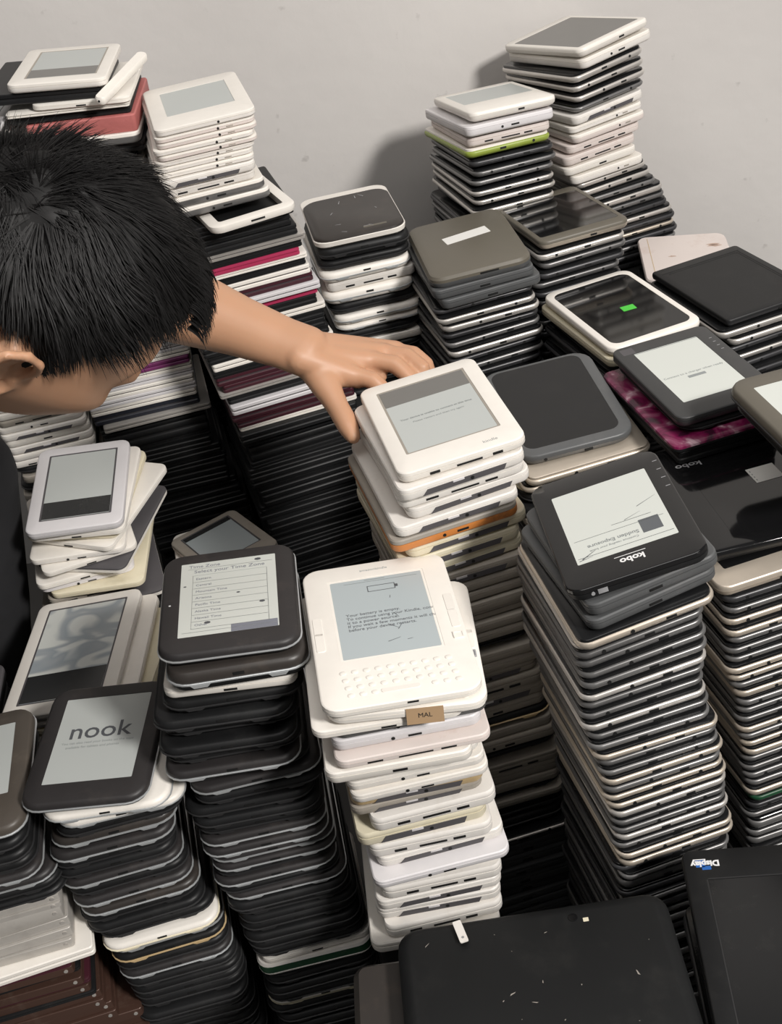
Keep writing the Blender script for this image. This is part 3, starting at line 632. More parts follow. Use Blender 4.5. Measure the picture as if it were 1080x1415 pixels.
# ---- S4, black readers, metal drives and red-brown slabs at the left edge
def dusty_reader(w, l, t):
    o = empty('e_reader', 'dusty brownish e-reader, topmost of the stack at the left edge', 'e-reader')
    P, s = faced(w, l, t, .02, 'black', 'worn', (.14, .86, .13, .72), 'eink', style='nook'); add_parts(o, P); return o
stack('S4', 'left-edge black reader stack',
      'nd15@0,0,0 nd14@2,-3,0 nd14@2,0,0 nk13@3,-3,0 nk13@5,-2,0 nd12@4,0,0 nd10@2,-2,0 mb9@-24,-4,0 mb7@-22,-4,0 mb22@-27,-3,1 mb13@-26,-4,1 mb13@-24,-5,0 mb13@-23,-5,0 bw13@-19,-9,2 mr11@-41,-4,0 bm6@-38,-5,0 mr11@-38,-5,0 bk7@-36,-2,0 mr12@-36,-4,0 bm7@-34,-3,0 mr11@-35,-5,0 bk6@-34,-3,0 mr12@-33,-3,0 mr12@-32,-4,0 mr13@-31,-3,0 mr13@-31,-3,0',
      -1.30, fill='mr14', top=(dusty_reader, .018), sizes={'mb': (.15, .15), 'mr': (.16, .15), 'bm': (.158, .15), 'bk': (.158, .15), 'bw': (.17, .172)})

# ---- S5, pale readers at the man's chest
def pale_reader(name, label, scr, screen, bands=(), border='band', bez='ivory', sh='white', edge='slots', r=.012, radius=.0015):
    def f(w, l, t):
        o = empty(name, label, 'e-reader')
        P, s = faced(w, l, t, r, sh, bez, scr, screen, border=border, bands=bands, scr_r=radius)
        add_parts(o, P)
        y = -l / 2
        if edge == 'slots':
            add_parts(o, [boxp('speaker_slot', 'hole', w * a, w * b, y - .0004, y + .002, t * .26, t * .48, .0006) for a, b in ((-.27, -.19), (.22, .30))] + [boxp('charging_port', 'hole', -w * .06, w * .14, y - .0004, y + .002, t * .26, t * .42)])
        elif edge == 'jack':
            add_parts(o, [disc_front('headphone_jack', 'hole', w * .12, y - .0004, t * .42, .0015)])
        f.scr = s
        return o
    return f
stack('S5', 'pale reader stack below the man',
      'wp9@7,6,-4 cp9@9,14,-10 wp9@24,6,-24 wo9@2,0,-3 wp8@-3,-4,12 gx9@26,-8,-19 wp9@-4,-6,8 wl8@0,0,4 cx9@27,-14,-6 gs12@6,-4,6 gx9@32,-24,6',
      MID, fill='gy12 wp11 nd13', top=(pale_reader('e_reader', 'silver-white e-reader with blank grey screen, topmost of the stack below the man', (.13, .875, .095, .875), 'eink', bands=[(.74, .995, 'dead_screen_strip', 'deadlcd')], bez='silverwhite', sh='silverwhite', border='band', edge='none'), .011), jit=(.002, .002, 1))
# ---- S6, the white reader with a cracked screen and the whites fanned out under it
stack('S6', 'cracked-screen reader stack',
      'wp11@17,2,1 cb11@30,-3,-4 cp10@36,0,3 wp11@46,-2,1 wp10@50,-3,1',
      MID, fill='wp11 gy11 nd13', top=(pale_reader('e_reader', 'white e-reader with cracked marbled screen, topmost of its stack', (.115, .88, .07, .90), 'marble', bands=[(.72, .997, 'dead_screen_strip', 'deadlcd')], border='band', edge='none'), .011), jit=(.001, .001, .6), decay=6)

# ---- S7, the pile behind the man's head
stack('S7', 'pink-cover stack behind the man',
      'bk13@-24,2,0 wp8@23,2,0 bw5@4,-3,0 bk9@3,2,1 bd21@12,0,0 wg14@10,-2,0 bk12@6,4,0 nd13@6,2,0 wp11@14,0,-3 wo11@14,0,2 bk14@0,0,3 bk14 bw10 bk13 bg11 bk14 bw9 bk14 bk14 bg10 bw11 bk13 bk14 bg10 bk13 bw10 bk14 bk13 bg10 bg10 bw10 bu11 bw10 bg9 bw11 bg10 bw10 bn16@0,2,0 bs9@9,-6,1',
      -1.30, fill='bk13 bk18 bk12 bk16 bk20',
      top=(pale_reader('e_reader', 'off-white e-reader topmost of the pile behind the man', (.15, .885, .10, .86), 'eink', bands=[(.70, .99, 'dark_screen_strip', 'darkeink')], border='grey', edge='ports'), .011),
      sizes={'bk': (.148, .16), 'bw': (.150, .16), 'bg': (.152, .16), 'bu': (.152, .16), 'bn': (.15, .16), 'bs': (.153, .162), 'bd': (.135, .165), 'wg': (.138, .168)})
# a narrow white bar lying askew over that pile
o = empty('plastic_bar', 'narrow white plastic bar lying askew beside the topmost reader behind the man', 'bar')
bm = bmesh.new(); loft(bm, [(0, .0062, .066, .005), (.002, .0068, .0668, .0055), (.007, .0068, .0668, .0055), (.009, .0058, .0656, .0048)]); child('bar_body', to_mesh(bm, 'bar_body', 'ivory'), o)
add_parts(o, [disc_front('end_hole', 'hole', 0, -.0672, .0045, .0014)])
place(o, -0.2275, 1.573, -0.3885, -22, 6, 12)
TRACK['S7g'] = (0.10, 0.15, 0, 0, [(-0.57, -0.222, 1.80, 6)])  # made-up stack whose black cases stand in for shade in the gap
stack('S7g', 'dark stack added as shade in the gap', 'bk16 bk20', -1.30, fill='bk20 bk24')
# ---- S7L, the pile cut by the left edge
stack('S7L', 'left-edge white stack behind the man',
      'wg14@2,0,0 wp11 wo11 nd13 wg12 wp11 wb12 nd12 wp11 ws12 wb12 wp11 nd12 wo11 wb12 wp11 wp11 ws12 wb12 wo11 gy11 wp11 wb12 wp11 gp11 ws12 wb12 wo11 wp11 gy11 wb12 wp11 gs11 wo11 wb11 wp11 wb12 wo11 ws11',
      -1.30, fill='nd14 gy12', top=(pale_reader('e_reader', 'silver-white e-reader cut off by the left edge above the man', (.13, .87, .10, .85), 'einkblue', bez='silverwhite', sh='gun', edge='none'), .012))

# ---- S8, thin white readers over dark and coloured folio cases
stack('S8', 'thin white reader pile',
      'wj7*7 wb12@-3,-2,1 ws12@-2,0,2 wg13@4,-2,2 wg13@8,-4,3', -0.5358 + .004,
      top=(pale_reader('e_reader', 'white e-reader with grey screen, topmost of the thin white pile', (.165, .85, .17, .74), 'eink', border=None, edge='jack', radius=.001), .0095), jit=(.003, .002, 1.2))
TRACK['S8d'] = (0.166, 0.165, 0, 0, [(-0.53, -0.156, 1.535, 11), (-0.70, -0.143, 1.535, 12), (-0.83, -0.118, 1.535, 12), (-1.1, -0.105, 1.535, 12)])
zt = stack('S8d', 'folio pile behind the arm',
      'bk11@8,0,0 bk13@4,2,0 bk13@4,0,0 bs8@10,-4,0 bk10@2,0,0 bp9@4,0,0 bw6@8,-2,0 bk10@4,0,0 bw12@4,-2,0 bm12@8,0,0 bg10@10,-2,0 bp8@12,-2,0 bk13@8,0,0 bw9@12,-2,0 bk12@8,0,0 bk13@10,0,0 bk13@6,0,0 bw10@8,-2,0 bk10@4,0,0 bm13@8,0,0 bm11@6,0,0 bs6@4,0,0 bk12@6,0,0 bg13@6,-3,0 bm12@4,0,0 bm12@6,0,0 bw6@4,-2,0 bk15@0,-8,0',
      -1.30, fill='bk14 bk18 bk12 bk14 bk20', z0=-.5442, n0=0, jit=(.004, .004, 1.0))
# an empty white front frame lying askew on the folio pile
o = empty('reader_frame', 'empty white reader frame tilted over the dark folios beside the arm', 'frame')
bm = bmesh.new()
a = loft(bm, [(0, .054, .078, .014), (.004, .0555, .0795, .015), (.008, .055, .079, .0146), (.009, .053, .077, .013), (.009, .042, .064, .004), (0, .042, .064, .004)], cap=(False, False))
bridge(bm, a[-1], a[0])
child('front_frame', to_mesh(bm, 'front_frame', 'ivory'), o)
add_parts(o, [boxp('charging_port', 'hole', -.006, .012, -.0798, -.077, .0035, .0057)])
place(o, -0.120, 1.506, -0.5440, 18, 0, 0)

# ---- S9
def lid_reader(w, l, t):
    o = empty('e_reader', 'scratched brown-black reader with white far rim, topmost of its stack by the wall', 'e-reader')
    bm = bmesh.new(); loft(bm, prof(w, l, .02, [(0, .005), (t * .2, .001), (t * .60, 0), (t * .66, .001)])); child('front_half', to_mesh(bm, 'front_half', 'ivory'), o, 'white front half')
    bm = bmesh.new(); loft(bm, [(t * .55, w / 2 - .001, l / 2 - .013, .02, 0, -.0125), (t * .85, w / 2 - .002, l / 2 - .014, .02, 0, -.0125), (t, w / 2 - .005, l / 2 - .017, .018, 0, -.0125)]); child('back_shell', to_mesh(bm, 'back_shell', 'brown'), o)
    add_parts(o, [boxp('model_sticker', 'olive', w * .05, w * .30, -l * .43, -l * .40, t, t + .0002)])
    bm = bmesh.new()
    rr = random.Random(3)
    for i in range(9):
        m4 = Matrix.Translation((rr.uniform(-.4, .4) * w, rr.uniform(-.45, .35) * l, t + .0002)) @ Matrix.Rotation(rr.uniform(0, 3), 4, 'Z'); ln = rr.uniform(.002, .006)
        bm.faces.new([bm.verts.new(m4 @ Vector(q)) for q in ((-ln, -.0006, 0), (ln, -.0003, 0), (ln, .0004, 0), (-ln, .0008, 0))])
    child('scuff', to_mesh(bm, 'scuff', 'greyink', False), o)
    return o
stack('S9', 'brown-backed stack by the wall',
      'nd17@3,-4,0 nd14@2,0,0 nw15@-2,-3,1 ws14@1,0,0 nw17@-1,-3,-1 nd17@3,2,0 nw14@6,-2,0 nw10@4,0,0 nd17@0,0,0 wp12@4,-4,0 nd14', LEDGE, fill='nd14', top=(lid_reader, .014), sizes={'wp': (.118, .17), 'ws': (.120, .172)})

# ---- S10
def sticker_reader(w, l, t):
    o = empty('e_reader', 'olive grey reader lying face down with white sticker, topmost of its stack', 'e-reader')
    bm = bmesh.new(); loft(bm, prof(w, l, .02, [(0, .003), (t * .2, .0006), (t * .45, 0)])); child('front_bezel', to_mesh(bm, 'front_bezel', 'graphite'), o)
    bm = bmesh.new(); loft(bm, prof(w, l, .02, [(t * .46, .0004), (t * .7, .0004), (t * .92, .003), (t, .007)])); child('back_shell', to_mesh(bm, 'back_shell', 'olive'), o)
    child(*boxp('white_sticker', 'paper', -.030, .030, -.011, .011, t, t + .0002)[:2], o, 'blank white sticker', Matrix.Translation((.004, l * .10, 0)) @ Matrix.Rotation(R(9), 4, 'Z'))
    add_parts(o, [boxp('charging_port', 'hole', -w * .02, w * .16, -l / 2 - .0003, -l / 2 + .002, t * .5, t * .62)])
    return o
stack('S10', 'white-sticker reader stack',
      'gk13@-2,-4,2 gk13@2,-3,2 td10@-5,2,1 ts12@-1,-3,1 ts13@2,-4,0 td11@2,0,0 tg12@0,0,0 ts13@3,-4,0 td11@0,2,0 tg12@4,0,0 td12', LEDGE, fill='td12 tg11', top=(sticker_reader, .015), sizes={'gk': (.13, .178)})

# ---- S11 .. S16, S18: tablets on the ledge
def face_tablet(name, label, shell, bezel, scr, screen='glass', rad=.004, extra=None, r=.012):
    def f(w, l, t):
        o = empty(name, label, 'tablet')
        P, s = faced(w, l, t, r, shell, bezel, scr, screen, scr_r=rad, recess=.0004, style='tablet'); add_parts(o, P)
        add_parts(o, [boxp('charging_port', 'hole', w * .05, w * .12, -l / 2 - .0003, -l / 2 + .002, t * .35, t * .52)])
        if extra: extra(o, w, l, t, s)
        return o
    return f
stack('S11', 'glossy tablet stack', 'ts13@-3,-3,1 tg12@0,0,1 td12@2,0,0 tg12@-2,2,0 td12 tg12', LEDGE, fill='td12 tg12',
      top=(face_tablet('tablet', 'champagne tablet with mirror-black screen, topmost of the stack below the green-edged one', 'champ', 'olive', (.06, .94, .12, .90)), .013))
stack('S12', 'green-edged stack by the wall', 'wl14@-6,0,0 wk12@-3,1,0 tl13@-6,0,1 td12@3,2,0 tg11@4,1,0 tg11@3,2,0 ts11@3,1,0 ts11@4,0,0 ts11@4,0,0 td11@10,-6,2', LEDGE, fill='td12 tg12',
      top=(face_tablet('tablet', 'white tablet with pale grey screen, topmost of the green-edged stack', 'ivory', 'ivory', (.12, .93, .10, .62), 'eink', .002), .013), sizes={'wl': (.125, .2), 'wk': (.118, .19), 'tl': (.122, .195)})
stack('S13', 'tallest stack by the wall', 'wo14@6,1,-1 ts13@-2,3,0 ts12@2,2,-2 ts12@6,0,-1 tg10@2,2,0 wb13@-2,0,1 wj10@2,0,0 wj12@5,-2,1 wk12@2,1,0 wk13@-3,0,1 wp12@-4,-2,1 wj13@-2,-3,0 ts12@3,0,1 ts14@6,2,2 tg12@8,-4,-1 ts14@12,0,0 tg12@12,0,0 td12@13,0,0 ts12@13,-2,0 td12@14,0,0 tc10@10,0,0 td12@10,0,0 tg11@9,0,0', LEDGE, fill='td12',
      top=(face_tablet('tablet', 'white tablet with dark screen, topmost of the tallest stack by the wall', 'ivory', 'ivory', (.07, .93, .10, .93), 'darkeink', .003), .013))
def green_tag(o, w, l, t, s):
    child(*boxp('green_sticker', 'green', -.0085, .0085, -.0065, .0065, t, t + .0003)[:2], o, 'bright green sticker', Matrix.Translation((w * .06, -l * .05, 0)) @ Matrix.Rotation(R(-4), 4, 'Z'))
stack('S14', 'green-tagged tablet stack', 'cp12@-1,2,0 nd13@4,0,0', LEDGE, fill='td12 nd13',
      top=(face_tablet('tablet', 'white-framed tablet with a bright green sticker on its black screen', 'ivory', 'ivory', (.075, .93, .06, .945), 'glass', .012, green_tag, r=.016), .013))
def slab_extra(o, w, l, t, s):
    bm = bmesh.new(); slab(bm, -w * .44, w * .44, l * .40, l * .41, t, t + .0002); slab(bm, w * .42, w * .43, -l * .44, l * .40, t, t + .0002)
    child('cover_groove', to_mesh(bm, 'cover_groove', 'hole', False), o)
stack('S15', 'black slab stack by right wall', 'ts14@-4,-2,0 ts13@10,-2,0 td12@8,4,0 ts12@16,0,0', LEDGE, fill='td12',
      top=(face_tablet('tablet', 'flat black tablet lying face down at the right edge below the wall', 'darkm', 'black', (.10, .90, .12, .94), 'black', .004, slab_extra, r=.006), .011), sizes={'ts': (.14, .18), 'td': (.14, .18)})
o = empty('back_panel', 'pinkish stained white panel lying behind the flat black tablet', 'panel')
bm = bmesh.new(); loft(bm, prof(.128, .155, .016, [(0, .003), (.003, .0004), (.008, 0), (.010, .0015)])); child('panel_shell', to_mesh(bm, 'panel_shell', 'pinkish'), o)
rr = random.Random(4); b2 = bmesh.new()
for i in range(7):
    cx_, cy_, r_ = rr.uniform(-.04, .05), rr.uniform(-.055, .055), rr.uniform(.002, .007)
    b2.faces.new([b2.verts.new((cx_ + r_ * 2.2 * math.cos(k * .628) * (.7 + .3 * math.sin(k * 2 + i)), cy_ + r_ * math.sin(k * .628) * (.7 + .3 * math.cos(k * 3 + i)), .0101)) for k in range(10)])
child('brown_stain', to_mesh(b2, 'brown_stain', mat('brown_stain', (.50, .36, .29), .5), False), o)
bm = bmesh.new(); slab(bm, -.064 + .014, -.064 + .0148, -.07, .07, .010, .0102); child('panel_groove', to_mesh(bm, 'panel_groove', 'tan', False), o)
place(o, 0.486, 1.618, -0.792, -10, 0, 3)
TRACK['SB'] = (0.12, 0.14, 0, 0, [(-0.794, 0.484, 1.615, -10)])
stack('SB', 'stack under the stained panel', 'td14', LEDGE, fill='td14')
def s16_extra(o, w, l, t, s): add_parts(o, [disc_front('headphone_jack', 'hole', -w * .28, -l / 2 - .0005, t * .5, .0018)])
stack('S16', 'grey-rimmed tablet stack', 'tb13@6,-13,1 tc12@4,-11,0 nc12@-4,0,0 nd13', LEDGE, fill='nd13 gy12 nd13',
      top=(face_tablet('tablet', 'grey-rimmed tablet with dusty black face, beside the reader under the hand', 'graphite', 'graphite', (.09, .90, .03, .92), 'dglass', .012, s16_extra, r=.022), .014), sizes={'tb': (.14, .172), 'tc': (.14, .172)})

# ---- S17, the pile under the man's hand
def hand_reader(w, l, t):
    f = pale_reader('e_reader', 'white e-reader whose back corner the man grips, topmost of its stack', (.125, .872, .10, .825), 'eink', bands=[(.003, .26, 'dark_screen_strip', 'darkeink')], border='grey', edge='slots', sh='ivory')
    o = f(w, l, t); cx, cy, hw, hl, zs = f.scr
    scr = [c for c in o.children if c.name.startswith('screen') and 'surround' not in c.name][0]
    put_text(scr, 'Your device is unable to connect at this time', cx, cy - hl * .02, zs + .0001, .0040, 'inksoft', align='CENTER', name='screen_text', bold=.0001)
    put_text(scr, 'Please restart and then try again', cx, cy - hl * .16, zs + .0001, .0040, 'inksoft', align='CENTER', name='screen_text')
    put_text(o, 'kindle', w * .24, -l * .43, t + .00004, .006, 'inksoft', align='CENTER', name='maker_lettering')
    return o
stack('S17', 'hand-held reader stack',  # lower greys: part reader tone, part neighbours' shadow put into the colour
      'wb14@-5,-5,1 ws13@0,2,1 wb13@5,4,2 wb13@-6,-2,1 or15@-4,-4,1 cb14@8,2,1 cb15@2,4,1 cb14@0,4,2 gb15@3,2,0 gy14@8,0,0 gy13@6,2,0 gy13@4,0,0 gy14@5,2,0 gy14@2,0,0 gy13@2,0,0 nd15@2,3,0 gy14@4,0,0 gy14@3,0,0 gb14@0,0,0 gs19@4,-2,0 gb17@6,0,0 gp17@4,0,0 nt16@8,0,0 gy14@7,0,0 gp17@6,0,0 nd22@8,4,0 gs16@10,0,0 gy18@9,0,0 gy15@8,0,0 nd12@8,2,0 gy12@8,0,0 nd24@10,2,0 nd18@8,0,0 ts7@6,-8,0 gk18@10,0,0 gk18@10,0,0 gk18@10,0,0',
      -1.30, fill='gk16', top=(hand_reader, .012), jit=(.002, .002, 1.0), sizes={'or': (.128, .176), 'nd': (.127, .17)})

# ---- S18 .. S20
def text_reader(w, l, t):
    o = empty('e_reader', 'dark grey e-reader with a line of text, topmost over the magenta tablet', 'e-reader')
    P, (cx, cy, hw, hl, zs) = faced(w, l, t, .011, 'charcoal', 'charcoal', (.165, .83, .125, .835), 'einkpale'); add_parts(o, P)
    scr = [c for c in o.children if c.name.startswith('screen')][0]
    put_text(scr, 'Connect to a charger when ready', cx, cy - hl * .12, zs + .0001, .0050, 'inksoft', align='CENTER', name='screen_text')
    child(*bars('screen_button', 'inksoft', [(cx - .010, cx + .010, cy - hl * .30, cy - hl * .22)], zs + .00005)[:2], scr)
    child(*bars('screen_rule', 'inksoft', [(cx - hw, cx + hw, cy + hl * .965, cy + hl * .98)], zs + .00005)[:2], scr)
    put_text(o, 'kobo', w * .30, -l * .425, t + .00004, .0085, 'greyink', rot=180, align='CENTER', name='maker_lettering', bold=.0002)
    bm = bmesh.new()
    for i in range(4): slab(bm, w * .41, w * .44, l * (.30 - i * .055), l * (.305 - i * .055), t, t + .0001, .0002)
    child('light_mark', to_mesh(bm, 'light_mark', 'greyink', False), o)
    add_parts(o, [boxp('worn_corner_sticker', 'band', -w * .43, -w * .30, l * .38, l * .46, t, t + .00012)])
    return o
stack('S18', 'magenta tablet stack', 'nd11@6,2,0', -0.70, top=(text_reader, .012), sizes={'nd': (.115, .165)})
def magenta_tab(w, l, t):
    o = empty('tablet', 'magenta patterned tablet under the dark grey text-screen reader', 'tablet')
    bm = bmesh.new(); loft(bm, prof(w, l, .010, [(0, .002), (t * .3, 0), (t * .6, 0)])); child('front_half', to_mesh(bm, 'front_half', 'black'), o)
    bm = bmesh.new(); loft(bm, prof(w, l, .010, [(t * .6, 0), (t * .85, .0006), (t, .003)])); child('patterned_back', to_mesh(bm, 'patterned_back', 'magenta'), o, 'magenta patterned back')
    return o
zz = single(magenta_tab(.118, .178, .009), 'S18', -0.6977, .009, (-11, -8, 0), 0, 'magenta tablet stack')
stack('S18', 'magenta tablet stack', 'bk15@-6,-6,0', -0.7225, z0=zz, n0=3, sizes={'bk': (.115, .172)})
TRACK['S18u'] = (0.112, 0.10, 0, 0, [(-0.7217, 0.335, 1.185, 10)])
stack('S18u', 'stack under the magenta tablet', 'td14 td14', LEDGE, fill='td14')
# S20: the big glossy tablet
o = empty('tablet', 'large glossy black tablet with square white label beside the black upside-down-logo reader', 'tablet')
w, l, t = .238, .181, .014
P, s = faced(w, l, t, .008, 'black', 'glass', (.17, .95, .05, .90), 'glass', scr_r=.002, recess=.0003, style='tablet'); add_parts(o, P)
lb = child(*boxp('square_label', 'paper', -.0145, .0145, -.0125, .0125, t, t + .0002)[:2], o, 'square white paper label', Matrix.Translation((-.119 + .109, .012, 0)) @ Matrix.Rotation(R(3), 4, 'Z'))
bm = bmesh.new()
for i in range(4): slab(bm, -.0125, -.0115 + .0, -.009 + i * .005, -.0065 + i * .005, t + .0002, t + .00026, .0002)
child('label_print', to_mesh(bm, 'label_print', 'inksoft', False), lb)
put_text(o, 'kobo', -.119 + .047, .0545, t + .0001, .0105, 'greyink', rot=180, align='CENTER', name='maker_lettering', bold=.0002, sx=1.25)
place(o, 0.3825, 0.974, -0.7232 - .014, 5, 0, 0)
# S19: two thick grey readers at the right edge, on a short pile
def edge_reader(w, l, t):
    o = empty('e_reader', 'thick dusty grey e-reader cut off by the right edge, on the large glossy tablet', 'e-reader')
    P, s = faced(w, l, t, .020, 'black', 'olive', (.15, .85, .14, .80), 'einkpale', style='nook', trim='dtrim'); add_parts(o, P); return o
stack('S19', 'right-edge grey reader stack', 'nd15@6,2,0 nd15@98,6,0 nd15@100,8,0 nd15@100,8,0 nd15@100,8,0', -0.7235, fill='nd14', top=(edge_reader, .018))

# ---- S21, the black reader with an upside-down logo on the tall silver stack
def logo_up_reader(w, l, t):
    o = empty('e_reader', 'black e-reader with an upside-down logo, topmost of the tall silver tablet stack', 'e-reader')
    P, (cx, cy, hw, hl, zs) = faced(w, l, t, .014, 'black', 'glass', (.135, .865, .165, .80), 'einkpale', recess=.0004); add_parts(o, P)
    scr = [c for c in o.children if c.name.startswith('screen')][0]
    sq = child(*bars('cover_thumbnail', 'thumb', [(cx + hw * .40, cx + hw * .80, cy - hl * .72, cy - hl * .36)], zs + .00004)[:2], scr)
    put_text(scr, 'Sudden Exposure', cx + hw * .34, cy - hl * .62, zs + .0001, .0062, 'inksoft', rot=180, name='screen_text', bold=.0001)
    put_text(scr, 'Continue reading your book', cx + hw * .30, cy - hl * .74, zs + .0001, .0036, 'inksoft', rot=180, name='screen_text')
    child(*bars('screen_rule', 'inksoft', [(cx - hw * .9, cx + hw * .9, cy - hl * .40, cy - hl * .396), (cx - hw * .95, cx + hw * .95, cy - hl * .86, cy - hl * .857), (cx - hw * .1, cx + hw * .7, cy - hl * .26, cy - hl * .257)], zs + .00004)[:2], scr)
    bm = bmesh.new()
    for px, py, an, ln, th in ((.72, .10, 24, .020, .00035), (.35, -.18, 20, .016, .0003), (-.72, -.82, 30, .015, .0006), (-.80, -.90, 8, .012, .0004)):
        m4 = Matrix.Translation((cx + hw * px, cy + hl * py, zs + .0001)) @ Matrix.Rotation(R(an), 4, 'Z')
        bm.faces.new([bm.verts.new(m4 @ Vector(q)) for q in ((-ln / 2, -th, 0), (ln / 2, -th * .2, 0), (ln / 2, th * .2, 0), (-ln / 2, th, 0))])
    child('screen_crease', to_mesh(bm, 'screen_crease', 'ink', False), scr)
    put_text(o, 'kobo', 0, -l * .375, t + .00004, .0098, 'whiteink', rot=180, align='CENTER', name='maker_logo', bold=.0003)
    child(*bars('logo_line', 'whiteink', [(-.0135, .0125, -l * .338, -l * .334)], t)[:2], o)
    bm = bmesh.new()
    for i in range(4): slab(bm, w * .44, w * .475, l * (.365 - i * .085), l * (.37 - i * .085), t, t + .0001, .0002)
    child('light_mark', to_mesh(bm, 'light_mark', 'greyink', False), o)
    add_parts(o, [boxp('port_plug', 'greyink', -w * .30, -w * .23, -l / 2 - .0005, -l / 2 + .002, t * .35, t * .7), disc_front('reset_hole', 'greyink', -w * .335, -l / 2 - .0005, t * .5, .0016)])
    return o
S21L = 'gk13@3,-5,6 gk12@2,-7,7 tc12@-1,-15,2 ts12@0,-3,0 tg11@1,-1,0 tg12@0,1,0 tg11@2,1,0 tg12@3,0,0 ts11@1,0,0 tg11@0,2,0 tg11@-2,2,0 ts12@-1,0,0 tg11@-1,1,0 tg12@-2,0,0 tc11@3,-2,0 tg11@2,0,0 tg11@1,0,0 tc12@3,-2,0 tg12@1,0,0 tc11@0,1,0 tc11@2,0,0 ts13@1,0,0 tg11@3,0,0 tg11@2,0,0 ts12@3,0,0 tg11@2,0,0 tc12@4,0,0 tc13@4,-1,0'
stack('S21', 'tall silver tablet stack', S21L, -1.30, fill='td14 tg13 tg14 td13 tg13', top=(logo_up_reader, .012), jit=(.0012, .0012, .5), sizes={'gk': (.114, .158), 'tc': (.119, .164), 'ts': (.117, .162)}, decay=14)

# ---- S22, the silver stack at the right edge
stack('S22', 'right-edge silver stack', 'td12.4@5,2,0 tg11.5@3,0,0 tc12.4@2,0,0 tc12.4@0,-3,0 tg11.5@4,0,0 tg11.5@-2,0,0 tg11.5@-1,0,0 tc12.4@-4,-3,0 tc11.5@-3,-2,0 tg11.5@0,0,0 tc13.4@2,-2,0 tg12.4@3,0,0 tg11.5@2,0,0 tg11.5@0,0,0 tc12.4@-1,-2,0 tg11.5@1,0,0 tc11.5@2,0,0 tc12.4@2,-2,0 tg11.5@2,0,0 tg11.5@0,0,0 tg12.4@1,0,0 tg12.4@2,0,0 tc12.4@2,-2,0 tn11.5@4,0,0 td12.4@2,0,0', -1.30, fill='tg14 tg13',
      top=(face_tablet('tablet', 'champagne tablet with black screen half under the large glossy tablet', 'champ', 'champ', (.16, .98, .06, .845), 'glass', .002), .014), jit=(.0014, .0014, .6))

# ---- S23, S24: the big dark slabs in front
o = empty('tablet', 'large black tablet with blue and white logo at the bottom right', 'tablet')
w, l, t = .26, .20, .016
P, (cx, cy, hw, hl, zs) = faced(w, l, t, .010, 'black', 'black', (.075, .93, .17, .93), 'dglass', scr_r=.001, recess=.0006, style='tablet'); add_parts(o, P)
add_parts(o, [('screen_edge', to_mesh((lambda b: (slab(b, cx - hw, cx + hw, cy + hl, cy + hl + .0012, t, t + .0002), slab(b, cx - hw - .0012, cx - hw, cy - hl, cy + hl, t, t + .0002), b)[2])(bmesh.new()), 'screen_edge', 'dtrim', False), [])])
put_text(o, 'Display', -w / 2 + .0325, l / 2 - .0165, t + .00005, .0085, 'whiteink', rot=180, name='maker_logo', bold=.0004)
child(*bars('blue_logo_block', 'blueink', [(-w / 2 + .0115, -w / 2 + .0195, l / 2 - .0205, l / 2 - .0125), (-w / 2 + .0165, -w / 2 + .0245, l / 2 - .0235, l / 2 - .0195)], t)[:2], o)
child(*bars('logo_bar', 'whiteink', [(-w / 2 + .0110, -w / 2 + .0200, l / 2 - .0128, l / 2 - .0116)], t)[:2], o)
place(o, 0.317, 0.602, -0.930 - .016, -8, 0, 0)
TRACK['S23'] = (0.26, 0.20, 0, 0, [(-0.946, 0.322, 0.602, -8)])
stack('S23', 'stack under the logo tablet', 'td22@6,0,0 td22@8,0,0 td22@10,0,0', FRONT, fill='td24')
o = empty('tablet_case', 'large scuffed black tablet case across the bottom, nearest the camera', 'case')
w, l, t = .242, .20, .022
bm = bmesh.new(); loft(bm, prof(w, l, .020, [(0, .008), (t * .15, .002), (t * .4, 0), (t * .5, 0)])); child('lower_shell', to_mesh(bm, 'lower_shell', 'black'), o)
bm = bmesh.new(); loft(bm, prof(w, l, .020, [(t * .5, .0008), (t * .75, .001), (t * .93, .005), (t, .012)])); child('back_shell', to_mesh(bm, 'back_shell', mat('dusty_black_back', (.0105, .011, .0115), .5, spec=.3, dirt=.35, dirtcol=(.035, .034, .032), scale=30, var=.15)), o)
bm = bmesh.new(); loft(bm, [(t, .0045, .0045, .0044), (t + .0006, .004, .004, .0039), (t + .0006, .003, .003, .0029), (t + .0003, .003, .003, .0029)], seg=4); child('camera_lens', to_mesh(bm, 'camera_lens', 'glass'), o, None, Matrix.Translation((w * .150, l * .415, 0)))
child(*bars('camera_flash', 'cream', [(w * .185, w * .205, l * .385, l * .405)], t)[:2], o)
bm = bmesh.new(); rr = random.Random(11)
for i in range(26):
    m4 = Matrix.Translation((rr.uniform(-.42, .42) * w, rr.uniform(-.45, .42) * l, t + .0002)) @ Matrix.Rotation(rr.uniform(0, 3.1), 4, 'Z'); ln = rr.choice((.0006, .001, .0016, .003)); th = rr.uniform(.0002, .0008)
    bm.faces.new([bm.verts.new(m4 @ Vector(q)) for q in ((-ln, -th, 0), (ln * .6, -th * .5, 0), (ln, th * .4, 0), (-ln * .5, th, 0))])
child('scuff', to_mesh(bm, 'scuff', mat('pale_scuff', (.32, .29, .26), .7), False), o)
place(o, 0.0525, 0.588, -0.93 - .022, -2, 0, 0)
o = empty('tablet_case', 'small dusty dark case tucked behind the large case at the bottom', 'case')
w, l, t = .10, .16, .03
bm = bmesh.new(); loft(bm, prof(w, l, .014, [(0, .006), (t * .2, .001), (t * .5, 0)])); child('lower_shell', to_mesh(bm, 'lower_shell', 'black'), o)
